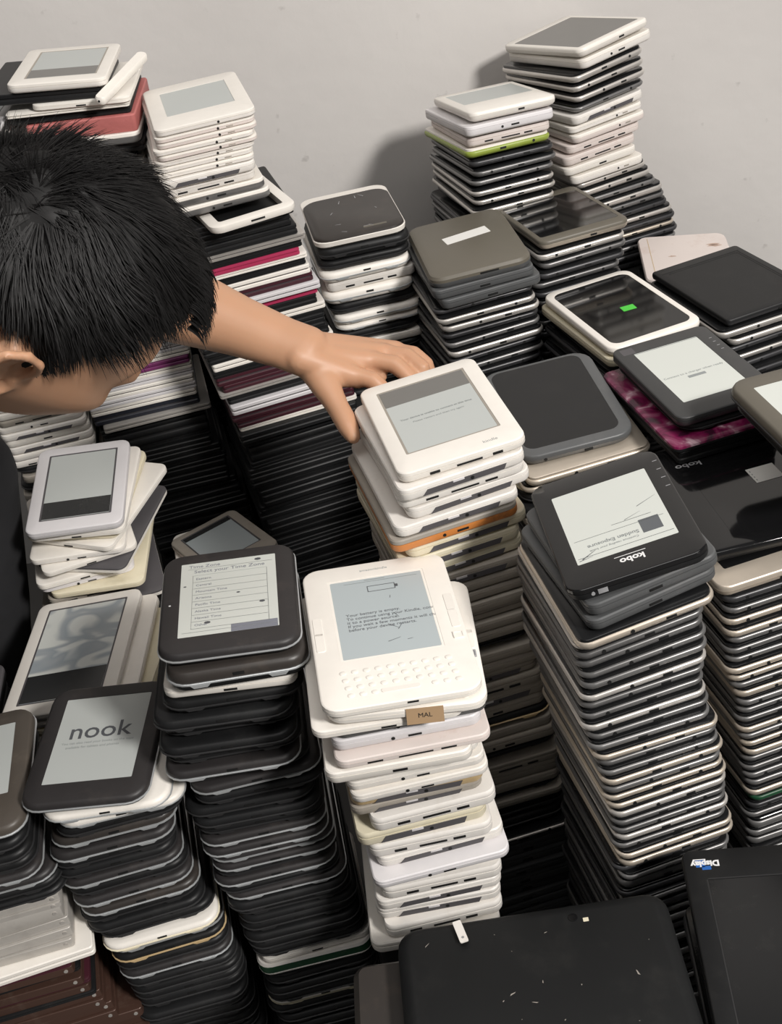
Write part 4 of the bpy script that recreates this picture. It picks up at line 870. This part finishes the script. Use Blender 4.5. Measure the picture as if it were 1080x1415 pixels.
bm = bmesh.new(); loft(bm, prof(w, l, .014, [(t * .5, .0005), (t * .8, .0015), (t, .007)])); child('back_shell', to_mesh(bm, 'back_shell', 'brown'), o)
place(o, -0.064, 0.600, -0.953 - .030, -3, 0, 0)
TRACK['S24'] = (0.17, 0.14, 0, 0, [(-0.983, 0.03, 0.58, -2)])
stack('S24', 'stack under the scuffed black case', 'td20 td20 td20', FRONT, fill='td20')
TRACK['S24c'] = (0.10, 0.16, 0, 0, [(-0.952, 0.122, 0.575, -2)])
stack('S24c', 'stack beside the small dusty case', 'td30', -0.983, fill='td31')

# ---- S25, readers askew in front of the black folios
stack('S25', 'skewed reader stack behind the menu-screen reader', 'wp11@-14,14,-22 gy12@4,0,-8', MID, fill='nd13 gy12',
      top=(pale_reader('e_reader', 'grey e-reader lying skewed behind the menu-screen reader', (.13, .87, .08, .80), 'einkblue', bands=[(.003, .12, 'dead_screen_strip', 'deadlcd')], bez='grey', sh='pinkish', border='band', edge='none'), .011))
o = empty('e_reader', 'grey-screened dark reader at the left edge behind the cracked-screen reader', 'e-reader')
P, s = faced(.125, .14, .013, .012, 'black', 'band', (.10, .90, .30, .92), 'einkblue'); add_parts(o, P)
place(o, -0.533, 1.05, -0.905, 2, 0, 0)
TRACK['SL'] = (0.125, 0.14, 0, 0, [(-0.905, -0.535, 1.05, 2)])
stack('SL', 'stack under the left-edge dark reader', 'nd14 nd14', -1.30, fill='nd14')

# ------------------------------------------------------------------ the man
def img(px, py, y=None, D=None):
    d = FWD + RT * ((px - 540) / F_PX) - UP * ((py - 707.5) / F_PX)
    s = (y / d.y) if y is not None else D
    return d * s + Vector((0, 0, CAMZ))
def V(*a): return Vector((a[0], a[1], a[2] + CAMZ))
def tube(bm, pts, n=14):
    """pts: (Vector, radius) or (Vector, ra, rb, flat-axis Vector); closed rounded tube"""
    rings = []
    P = [p[0] for p in pts]
    for i, p in enumerate(pts):
        a = P[max(i - 1, 0)]; b = P[min(i + 1, len(P) - 1)]
        tdir = (b - a).normalized()
        ref = p[3] if len(p) > 3 else Vector((0, 0, 1))
        if abs(ref.dot(tdir)) > .97: ref = Vector((0, 1, 0))
        s = tdir.cross(ref).normalized(); q = s.cross(tdir).normalized()
        ra = p[1]; rb = p[2] if len(p) > 2 else p[1]
        rings.append([bm.verts.new(p[0] + s * ra * math.cos(2 * math.pi * k / n) + q * rb * math.sin(2 * math.pi * k / n)) for k in range(n)])
    # rounded ends
    def dome(center, ring, d, rad):
        prev = ring; out = []
        for f in (.45, .8, .97):
            cur = [bm.verts.new(center + (v.co - center) * math.sqrt(1 - f * f) + d * rad * f) for v in ring]
            bridge(bm, prev, cur); prev = cur
        bm.faces.new(prev)
    for a, b in zip(rings, rings[1:]): bridge(bm, a, b)
    dome(P[0], rings[0], (P[0] - P[1]).normalized(), min(pts[0][1], pts[0][2] if len(pts[0]) > 2 else 1))
    dome(P[-1], rings[-1], (P[-1] - P[-2]).normalized(), min(pts[-1][1], pts[-1][2] if len(pts[-1]) > 2 else 1))
def remeshed(bm, name, m, voxel, smooth_iter=6, fac=.5):
    me = bpy.data.meshes.new(name); bmesh.ops.recalc_face_normals(bm, faces=bm.faces[:]); bm.to_mesh(me); bm.free()
    o = bpy.data.objects.new(name, me); COL.objects.link(o)
    r = o.modifiers.new('r', 'REMESH'); r.mode = 'VOXEL'; r.voxel_size = voxel
    s = o.modifiers.new('s', 'SMOOTH'); s.iterations = smooth_iter; s.factor = fac
    dg = bpy.context.evaluated_depsgraph_get(); out = bpy.data.meshes.new_from_object(o.evaluated_get(dg))
    bpy.data.objects.remove(o)
    for p in out.polygons: p.use_smooth = True
    out.materials.clear(); out.materials.append(M(m) if isinstance(m, str) else m); out.name = name
    return out
def skin_mat():
    m = mat('skin', (0.50, 0.275, 0.165), .48, var=.07, scale=26, sss=.12, bump=.05)
    return m
PAL['skin'] = skin_mat
PAL['hair'] = lambda: mat('black_hair', (.0055, .005, .005), .55, spec=.25, var=.4, scale=20)
PAL['stubble'] = lambda: mat('shaved_hair', (.05, .032, .024), .7, var=.2)
PAL['shirt'] = lambda: mat('black_shirt', (.012, .012, .013), .85, var=.3, bump=.3)
PAL['trouser'] = lambda: mat('black_trousers', (.014, .014, .016), .9, var=.3, bump=.3)
PAL['shoe'] = lambda: mat('dark_shoe', (.02, .02, .022), .6)

man = empty('person', 'man in a black shirt leaning in with short black hair, reaching for a white reader', 'person')
HC = img(41, 404, D=.90)
HF = (RT * .689 - UP * .373 + FWD * .621).normalized()
HR = (RT * .105 - UP * .796 - FWD * .596); HR = (HR - HF * HR.dot(HF)).normalized()
HU = HR.cross(HF).normalized()
def H(f, r, u): return HC + HF * f + HR * r + HU * u
def g(x, c, s): return math.exp(-((x - c) / s) ** 2)
def head_point(f, r, u):
    """unit direction in head axes (forward, right, up) -> point of the head surface (no hair)"""
    a, b, c = .098, .076, .117
    if f < 0: a = .100
    p = Vector((f * a, r * b, u * c))
    # skull: narrower towards the chin, flatter sides
    if u < 0:
        k = -u
        p.y *= 1 - .30 * k * k
        p.x += .010 * k * max(f, 0)
        if f < 0: p.x *= 1 - .42 * k
    p.x += .006 * g(u, .18, .16) * g(r, 0, .75) * (f > 0)                    # brow
    p.x -= .010 * g(u, -.08, .12) * g(abs(r), .42, .20) * (f > 0)            # eye hollows
    p.x += .016 * g(r, 0, .13) * g(u, -.24, .13) * (f > 0)                   # nose tip
    p.x += .008 * g(r, 0, .10) * g(u, -.06, .16) * (f > 0)                   # nose bridge
    p.x += .006 * g(abs(r), .58, .2) * g(u, -.22, .16) * (f > 0)             # cheekbone
    p.y += math.copysign(.004, r) * g(abs(r), .75, .25) * g(u, -.2, .2)
    p.x += .006 * g(r, 0, .28) * g(u, -.52, .07) * (f > 0) + .005 * g(r, 0, .25) * g(u, -.63, .06) * (f > 0) - .004 * g(r, 0, .35) * g(u, -.575, .025) * (f > 0)
    p.x += .010 * g(r, 0, .35) * g(u, -.86, .14) * (f > 0)                   # chin
    return p
def sphere_dirs(nu=64, nv=40):
    for j in range(1, nv):
        th = math.pi * j / nv
        for i in range(nu):
            ph = 2 * math.pi * i / nu
            yield i, j, math.sin(th) * math.cos(ph), math.sin(th) * math.sin(ph), math.cos(th)
def blob(bm, fn, nu=64, nv=40):
    grid = {}
    for i, j, f, r, u in sphere_dirs(nu, nv): grid[i, j] = bm.verts.new(fn(f, r, u))
    top = bm.verts.new(fn(0, 0, 1)); bot = bm.verts.new(fn(0, 0, -1))
    for i in range(nu):
        k = (i + 1) % nu
        bm.faces.new((top, grid[i, 1], grid[k, 1])); bm.faces.new((bot, grid[k, nv - 1], grid[i, nv - 1]))
        for j in range(1, nv - 1): bm.faces.new((grid[i, j], grid[i, j + 1], grid[k, j + 1], grid[k, j]))
bm = bmesh.new()
blob(bm, lambda f, r, u: H(*head_point(f, r, u)))
# ears: rim, inner fold, lobe, concha plate
for sgn in (1, -1):
    def E(f, u, out): return H(f, sgn * (.0735 + out), u)
    rim = [(.004, -.004, .004), (.006, .010, .010), (.001, .022, .016), (-.012, .029, .021), (-.026, .026, .026), (-.034, .012, .027), (-.033, -.004, .024), (-.026, -.018, .017), (-.014, -.029, .010), (-.002, -.030, .005), (.003, -.020, .003)]
    tube(bm, [(E(*q), .0042, .0042) for q in rim], 10)
    tube(bm, [(E(*q), .0034, .0034) for q in ((-.004, .016, .008), (-.016, .017, .014), (-.023, .006, .016), (-.020, -.009, .013), (-.010, -.018, .008))], 10)
    tube(bm, [(E(.003, -.008, .002), .0045), (E(.001, -.014, .004), .004)], 10)
    tube(bm, [(E(-.010, -.026, .006), .0055), (E(-.004, -.030, .004), .0045)], 10)
    tube(bm, [(E(-.012, .016, .004), .012, .005, HR), (E(-.022, .004, .008), .012, .005, HR), (E(-.014, -.014, .003), .010, .005, HR)], 14)
# neck and trunk
neck = H(-.035, 0, -.075)
SHL, SHR = V(-0.475, 1.150, -0.49), V(-0.56, 0.80, -0.50)
base = (SHL + SHR) / 2 + Vector((.03, 0, .035))
tube(bm, [(H(-.02, 0, -.045), .055), (neck, .056), ((neck + base) / 2, .058), (base, .062)], 20)
tube(bm, [(SHL, .062), (SHL.lerp(SHR, .25), .072, .075), (SHL.lerp(SHR, .5), .078, .08), (SHL.lerp(SHR, .75), .072, .075), (SHR, .062)], 20)
mid = (SHL + SHR) / 2; HIP = V(-0.93, 1.02, -0.93)
sa = (SHL - SHR).normalized()
tube(bm, [(mid, .15, .09, sa.cross(HIP - mid)), (mid.lerp(HIP, .35), .155, .105, sa.cross(HIP - mid)), (mid.lerp(HIP, .7), .14, .10, sa.cross(HIP - mid)), (HIP, .155, .11, sa.cross(HIP - mid))], 24)
# legs, crouching
legs = []
for sy in (-1, 1):
    hp = HIP + Vector((.02, sy * .085, 0)); kn = V(-0.66, .865, -0.815) if sy < 0 else V(-0.505, 1.29, -0.735); an = V(-0.76, .88, -1.21) if sy < 0 else V(-0.60, 1.22, -1.21)
    legs.append((hp, kn, an))
    tube(bm, [(hp, .085), (hp.lerp(kn, .5), .075), (kn, .058)], 18); tube(bm, [(kn, .056), (kn.lerp(an, .3), .056), (kn.lerp(an, .7), .042), (an, .036)], 18)
    tube(bm, [(an + Vector((-.04, 0, -.055)), .034, .03), (an + Vector((.05, 0, -.065)), .04, .022), (an + Vector((.13, 0, -.07)), .035, .016)], 14)
# the reaching left arm
ELB = img(118, 372, D=1.325); WR = img(424, 486, y=1.152)
tube(bm, [(SHL, .056), (SHL.lerp(ELB, .5), .050), (ELB, .043)], 18)
side = (WR - ELB).cross(Vector((0, -.3, 1))).normalized()
up_arm = Vector((0, -.45, .9))
def AL(f): return ELB.lerp(WR, f)
tube(bm, [(AL(0), .043, .042, up_arm), (AL(.22), .046, .044, up_arm), (AL(.45), .0425, .039, up_arm), (AL(.7), .033, .029, up_arm), (AL(.9), .0285, .022, up_arm), (AL(1.0), .029, .021, up_arm)], 24)
# hand: back of the hand, knuckles, fingers over the far edge, thumb down the left side
KN = [img(492, 519, y=1.136), img(512, 497, y=1.158), img(531, 487, y=1.176), img(546, 483, y=1.193)]
palm_up = Vector((-.2, -.45, .87)).normalized()
for k, kn in enumerate(KN):
    st = WR + (KN[3] - KN[0]).normalized() * (-.014 + .010 * k)
    tube(bm, [(st, .017, .015, palm_up), (st.lerp(kn, .5) - palm_up * .002, .0145, .0135, palm_up), (kn - palm_up * .003, .0115, .0115, palm_up)], 14)
    tube(bm, [(kn - palm_up * .006, .0112), (kn + palm_up * .0005, .0098)], 12)
tube(bm, [(WR.lerp(KN[0], .25) - palm_up * .010, .022, .012, palm_up), (WR.lerp(KN[1], .6) - palm_up * .012, .028, .012, palm_up), (KN[1].lerp(KN[2], .3) - palm_up * .012, .026, .009, palm_up)], 18)
FING = [
 [KN[0], img(516, 526, y=1.129), img(532, 541, y=1.121), img(536, 575, y=1.119)],
 [KN[1], img(545, 503, y=1.150), img(566, 522, y=1.137), img(570, 562, y=1.131)],
 [KN[2], img(562, 492, y=1.166), img(583, 507, y=1.149), img(589, 548, y=1.138)],
 [KN[3], img(572, 488, y=1.180), img(590, 502, y=1.165), img(598, 540, y=1.150)]]
for k, fg in enumerate(FING):
    r0 = (.0098, .0100, .0096, .0082)[k]
    tube(bm, [(fg[0] - palm_up * .001, r0 * 1.06), (fg[0].lerp(fg[1], .5), r0 * .95), (fg[1], r0 * 1.0), (fg[1].lerp(fg[2], .5), r0 * .92), (fg[2], r0 * .92), (fg[2].lerp(fg[3], .6), r0 * .84), (fg[3], r0 * .70)], 14)
TH = [img(440, 512, y=1.140), img(462, 548, y=1.112), img(481, 578, y=1.087), img(495, 602, y=1.066)]
TH = [q + Vector((-.0015 * i - .001, 0, 0)) for i, q in enumerate(TH)]
tube(bm, [(WR.lerp(TH[0], .6) - palm_up * .004, .020, .016, palm_up), (TH[0], .019, .016, palm_up), (TH[0].lerp(TH[1], .55), .0165, .0145), (TH[1], .0135), (TH[1].lerp(TH[2], .5), .0118), (TH[2], .0118), (TH[2].lerp(TH[3], .55), .0108), (TH[3], .0080)], 16)
tube(bm, [(TH[0], .016, .012, palm_up), (TH[0].lerp(KN[0], .45) , .016, .012, palm_up), (KN[0].lerp(TH[0], .25) - palm_up * .006, .012, .010, palm_up)], 14)
# the right arm rests on the knee, out of the photograph
RE = V(-0.66, 0.80, -0.74); RW = V(-0.60, 0.86, -0.77)
RW = legs[0][1] + Vector((-.02, -.03, .075))
tube(bm, [(SHR, .056), (SHR.lerp(RE, .5), .049), (RE, .042)], 18); tube(bm, [(RE, .042), (RE.lerp(RW, .4), .042), (RW, .027)], 18)
for k in range(4):
    b0 = RW + Vector((.03, -.024 + .016 * k, .0)); tube(bm, [(RW + Vector((0, -.012 + .008 * k, 0)), .017), (b0 + Vector((.03, 0, .0)), .011), (b0 + Vector((.062, 0, -.014)), .0092), (b0 + Vector((.082 - .004 * abs(k - 1), 0, -.036)), .0078)], 12)
tube(bm, [(RW + Vector((.01, .014, 0)), .015), (RW + Vector((.045, .045, -.008)), .0115), (RW + Vector((.07, .052, -.022)), .0088)], 12)
body = child('body', remeshed(bm, 'body', 'skin', .0024, 7, .5), man)
# thumb and finger nails are on the hidden side; eyes, brows and hair
for sgn in (1, -1):
    bm = bmesh.new(); c = H(.0725, sgn * .032, -.010)
    bmesh.ops.create_uvsphere(bm, u_segments=16, v_segments=10, radius=.0115, matrix=Matrix.Translation(c)); child('eye', to_mesh(bm, 'eye', 'whiteink'), man)
    def S(f, r, u, o=.0):
        v = Vector((f, sgn * r, u)).normalized(); q = head_point(*v); n = Vector((v.x / .098, v.y / .076, v.z / .117)).normalized(); q = q + n * o; return H(*q)
    bm = bmesh.new(); tube(bm, [(S(.90, .28, .12, -.0022), .0011), (S(.84, .44, .15, -.0022), .0013), (S(.75, .58, .15, -.0022), .0011), (S(.66, .68, .11, -.0022), .0006)], 8); child('eyebrow', to_mesh(bm, 'eyebrow', 'hair'), man)
    bm = bmesh.new(); tube(bm, [(S(.90, .34, -.06, -.002), .0007), (S(.85, .46, -.05, -.002), .0008), (S(.78, .58, -.08, -.002), .0006)], 8); child('eyelashes', to_mesh(bm, 'eyelashes', 'hair'), man)
# hair: where it grows, and how long
def hair_amount(f, r, u):
    """0 bare .. 1 full, by direction in head axes"""
    line = .44 if f > .50 else (.44 - (.50 - f) * .95 if f > 0.02 else -.03 - (.02 - f) * .62)
    line = max(line, -.52)
    if f > .2 and abs(r) > .55: line = max(line, .02)
    if -.02 < f < .16 and abs(r) > .75: line = -.24                       # sideburn
    if -.42 < f < -.03 and abs(r) > .75: line = max(line, .12)            # round the ear
    return max(0.0, min(1.0, (u - line) / .20))
def lift(f, r, u):
    k = hair_amount(f, r, u)
    top = max(0, min(1, (u + .05) / .55))
    return -.004 + k * (  .0040 + .009 * top + .005 * max(0, f) * top)
def tuft(v, s):
    a = v * s
    return Vector((math.sin(a.x * 1.7 + 3.1 * a.y) + math.sin(2.9 * a.z + a.x), math.sin(a.y * 2.1 + 2.3 * a.z) + math.sin(3.3 * a.x - a.y), math.sin(a.z * 1.9 + 2.7 * a.x) + math.sin(3.1 * a.y + a.z))) * .5
bm = bmesh.new()
def cap(f, r, u):
    p = head_point(f, r, u); n = Vector((f / .098, r / .076, u / .117)).normalized()
    p = p + n * (lift(f, r, u) + .0022 * hair_amount(f, r, u) * tuft(Vector((f, r, u)), 11).x)
    return H(*p)
blob(bm, cap, 72, 44)
hair = child('hair', to_mesh(bm, 'hair', 'hair', angle=180), man)
rs = random.Random(5)
bm = bmesh.new()
def strand(root, d0, d1, ln, rad, segs=4):
    p = root.copy(); prev = None
    for i in range(segs + 1):
        f = i / segs; d = d0.lerp(d1, f).normalized()
        if i: p = p + d * (ln / segs)
        rr = rad * (1 - f * .92)
        s = d.cross(FWD); s = s.normalized() if s.length > 1e-3 else RT.copy(); q = s.cross(d)
        ring = [bm.verts.new(p + s * rr), bm.verts.new(p - s * rr * .5 + q * rr * .8), bm.verts.new(p - s * rr * .5 - q * rr * .8)]
        if prev: bridge(bm, prev, ring)
        prev = ring
    bm.faces.new(prev)
WH = Vector((-.50, .25, .82)).normalized()
W = lambda q: HF * q.x + HR * q.y + HU * q.z
cnt = 0
while cnt < 14000:
    v = Vector((rs.gauss(0, 1), rs.gauss(0, 1), rs.gauss(0, 1))).normalized()
    f, r, u = v
    k = hair_amount(f, r, u)
    if k < .04 or rs.random() > .3 + .7 * k: continue
    p = head_point(f, r, u); n = Vector((f / .098, r / .076, u / .117)).normalized()
    root = p + n * (lift(f, r, u) - .0015)
    flow = (v - WH); away = flow.length; flow = flow - n * flow.dot(n)
    swirl = n.cross(flow) * .9 * max(0, 1 - away * 1.6)
    flow = (flow.normalized() if flow.length > .02 else Vector((1, 0, 0))) * min(1, away * 1.6) + swirl + Vector((.42, .05, -.10)) + tuft(v, 7) * .9 * max(0, 1 - away * 1.8)
    flow = (flow - n * flow.dot(n)).normalized()
    top = max(0, min(1, (u + .05) / .55))
    ln = (.005 + .027 * top) * rs.uniform(.75, 1.25) * (.35 + .65 * k)
    stand = (.07 + .14 * top) if f < .1 else (.06 + .10 * top)
    jit = tuft(v, 5.0) * .22 + Vector((rs.gauss(0, .07), rs.gauss(0, .07), rs.gauss(0, .07)))
    d0 = flow + n * stand * 1.8 + jit; d1 = flow + n * (stand - .28) + jit * 1.3
    strand(H(*root), W(d0).normalized(), W(d1).normalized(), ln, rs.uniform(.00045, .00085), 4)
    cnt += 1
# the fringe over the forehead, longest on the far side
for i in range(520):
    r = rs.uniform(-.72, .34); u = rs.uniform(.50, .70)
    if r * r + u * u > .96: continue
    f = math.sqrt(1 - r * r - u * u)
    p = head_point(f, r, u); n = Vector((f / .098, r / .076, u / .117)).normalized(); root = p + n * .017
    jit = tuft(Vector((f, r, u)), 9) * .16
    d0 = W(Vector((.95, 0, .0)) + n * .15 + jit).normalized(); d1 = (W(Vector((.55, 0, -.45)) + jit) + Vector((0, 0, -.45))).normalized()
    far = max(0, min(1, (.1 - r) / .6))
    strand(H(*root), d0, d1, rs.uniform(.016, .026) + .020 * far, rs.uniform(.0007, .0012), 5)
child('hair_strands', to_mesh(bm, 'hair_strands', 'hair'), man)
# shirt with short sleeves
bm = bmesh.new()
nrm = sa.cross(HIP - mid)
tube(bm, [(base + Vector((-.005, 0, -.01)), .075), (mid.lerp(base, .3), .10, .09)], 20)
tube(bm, [(SHL, .074), (SHL.lerp(SHR, .25), .084, .088), (SHL.lerp(SHR, .5), .090, .094), (SHL.lerp(SHR, .75), .084, .088), (SHR, .074)], 20)
tube(bm, [(mid, .17, .108, nrm), (mid.lerp(HIP, .35), .178, .125, nrm), (mid.lerp(HIP, .7), .165, .122, nrm), (mid.lerp(HIP, .93), .172, .126, nrm)], 26)
tube(bm, [(SHL, .072), (SHL.lerp(ELB, .35), .066), (SHL.lerp(ELB, .62), .064)], 18)
tube(bm, [(SHR, .072), (SHR.lerp(RE, .35), .066), (SHR.lerp(RE, .68), .064)], 18)
tube(bm, [(mid + Vector((.06, -.05, -.05)), .10, .08), (V(-0.56, 1.04, -0.66), .11, .09), (V(-0.66, 1.10, -0.74), .12, .09)], 20)
child('shirt', remeshed(bm, 'shirt', 'shirt', .006, 5, .5), man)
bm = bmesh.new()
tube(bm, [(mid.lerp(HIP, .85), .165, .118, nrm), (HIP, .172, .13, nrm)], 24)
for hp, kn, an in legs:
    tube(bm, [(hp, .10), (hp.lerp(kn, .5), .090), (kn, .072)], 18); tube(bm, [(kn, .071), (kn.lerp(an, .35), .069), (kn.lerp(an, .8), .056), (kn.lerp(an, .96), .054)], 18)
child('trousers', remeshed(bm, 'trousers', 'trouser', .007, 5, .5), man)
for hp, kn, an in legs:
    bm = bmesh.new()
    tube(bm, [(an + Vector((-.05, 0, -.05)), .042, .040), (an + Vector((.05, 0, -.055)), .047, .034), (an + Vector((.14, 0, -.062)), .042, .026)], 18)
    sh = child('shoe', remeshed(bm, 'shoe', 'shoe', .006, 3), man)
    bm = bmesh.new(); loft(bm, [(an.z - .088, .115, .046, .04, an.x + .045, an.y), (an.z - .068, .113, .045, .04, an.x + .045, an.y)]); child('shoe_sole', to_mesh(bm, 'shoe_sole', 'white'), sh)
bpy.context.view_layer.update()
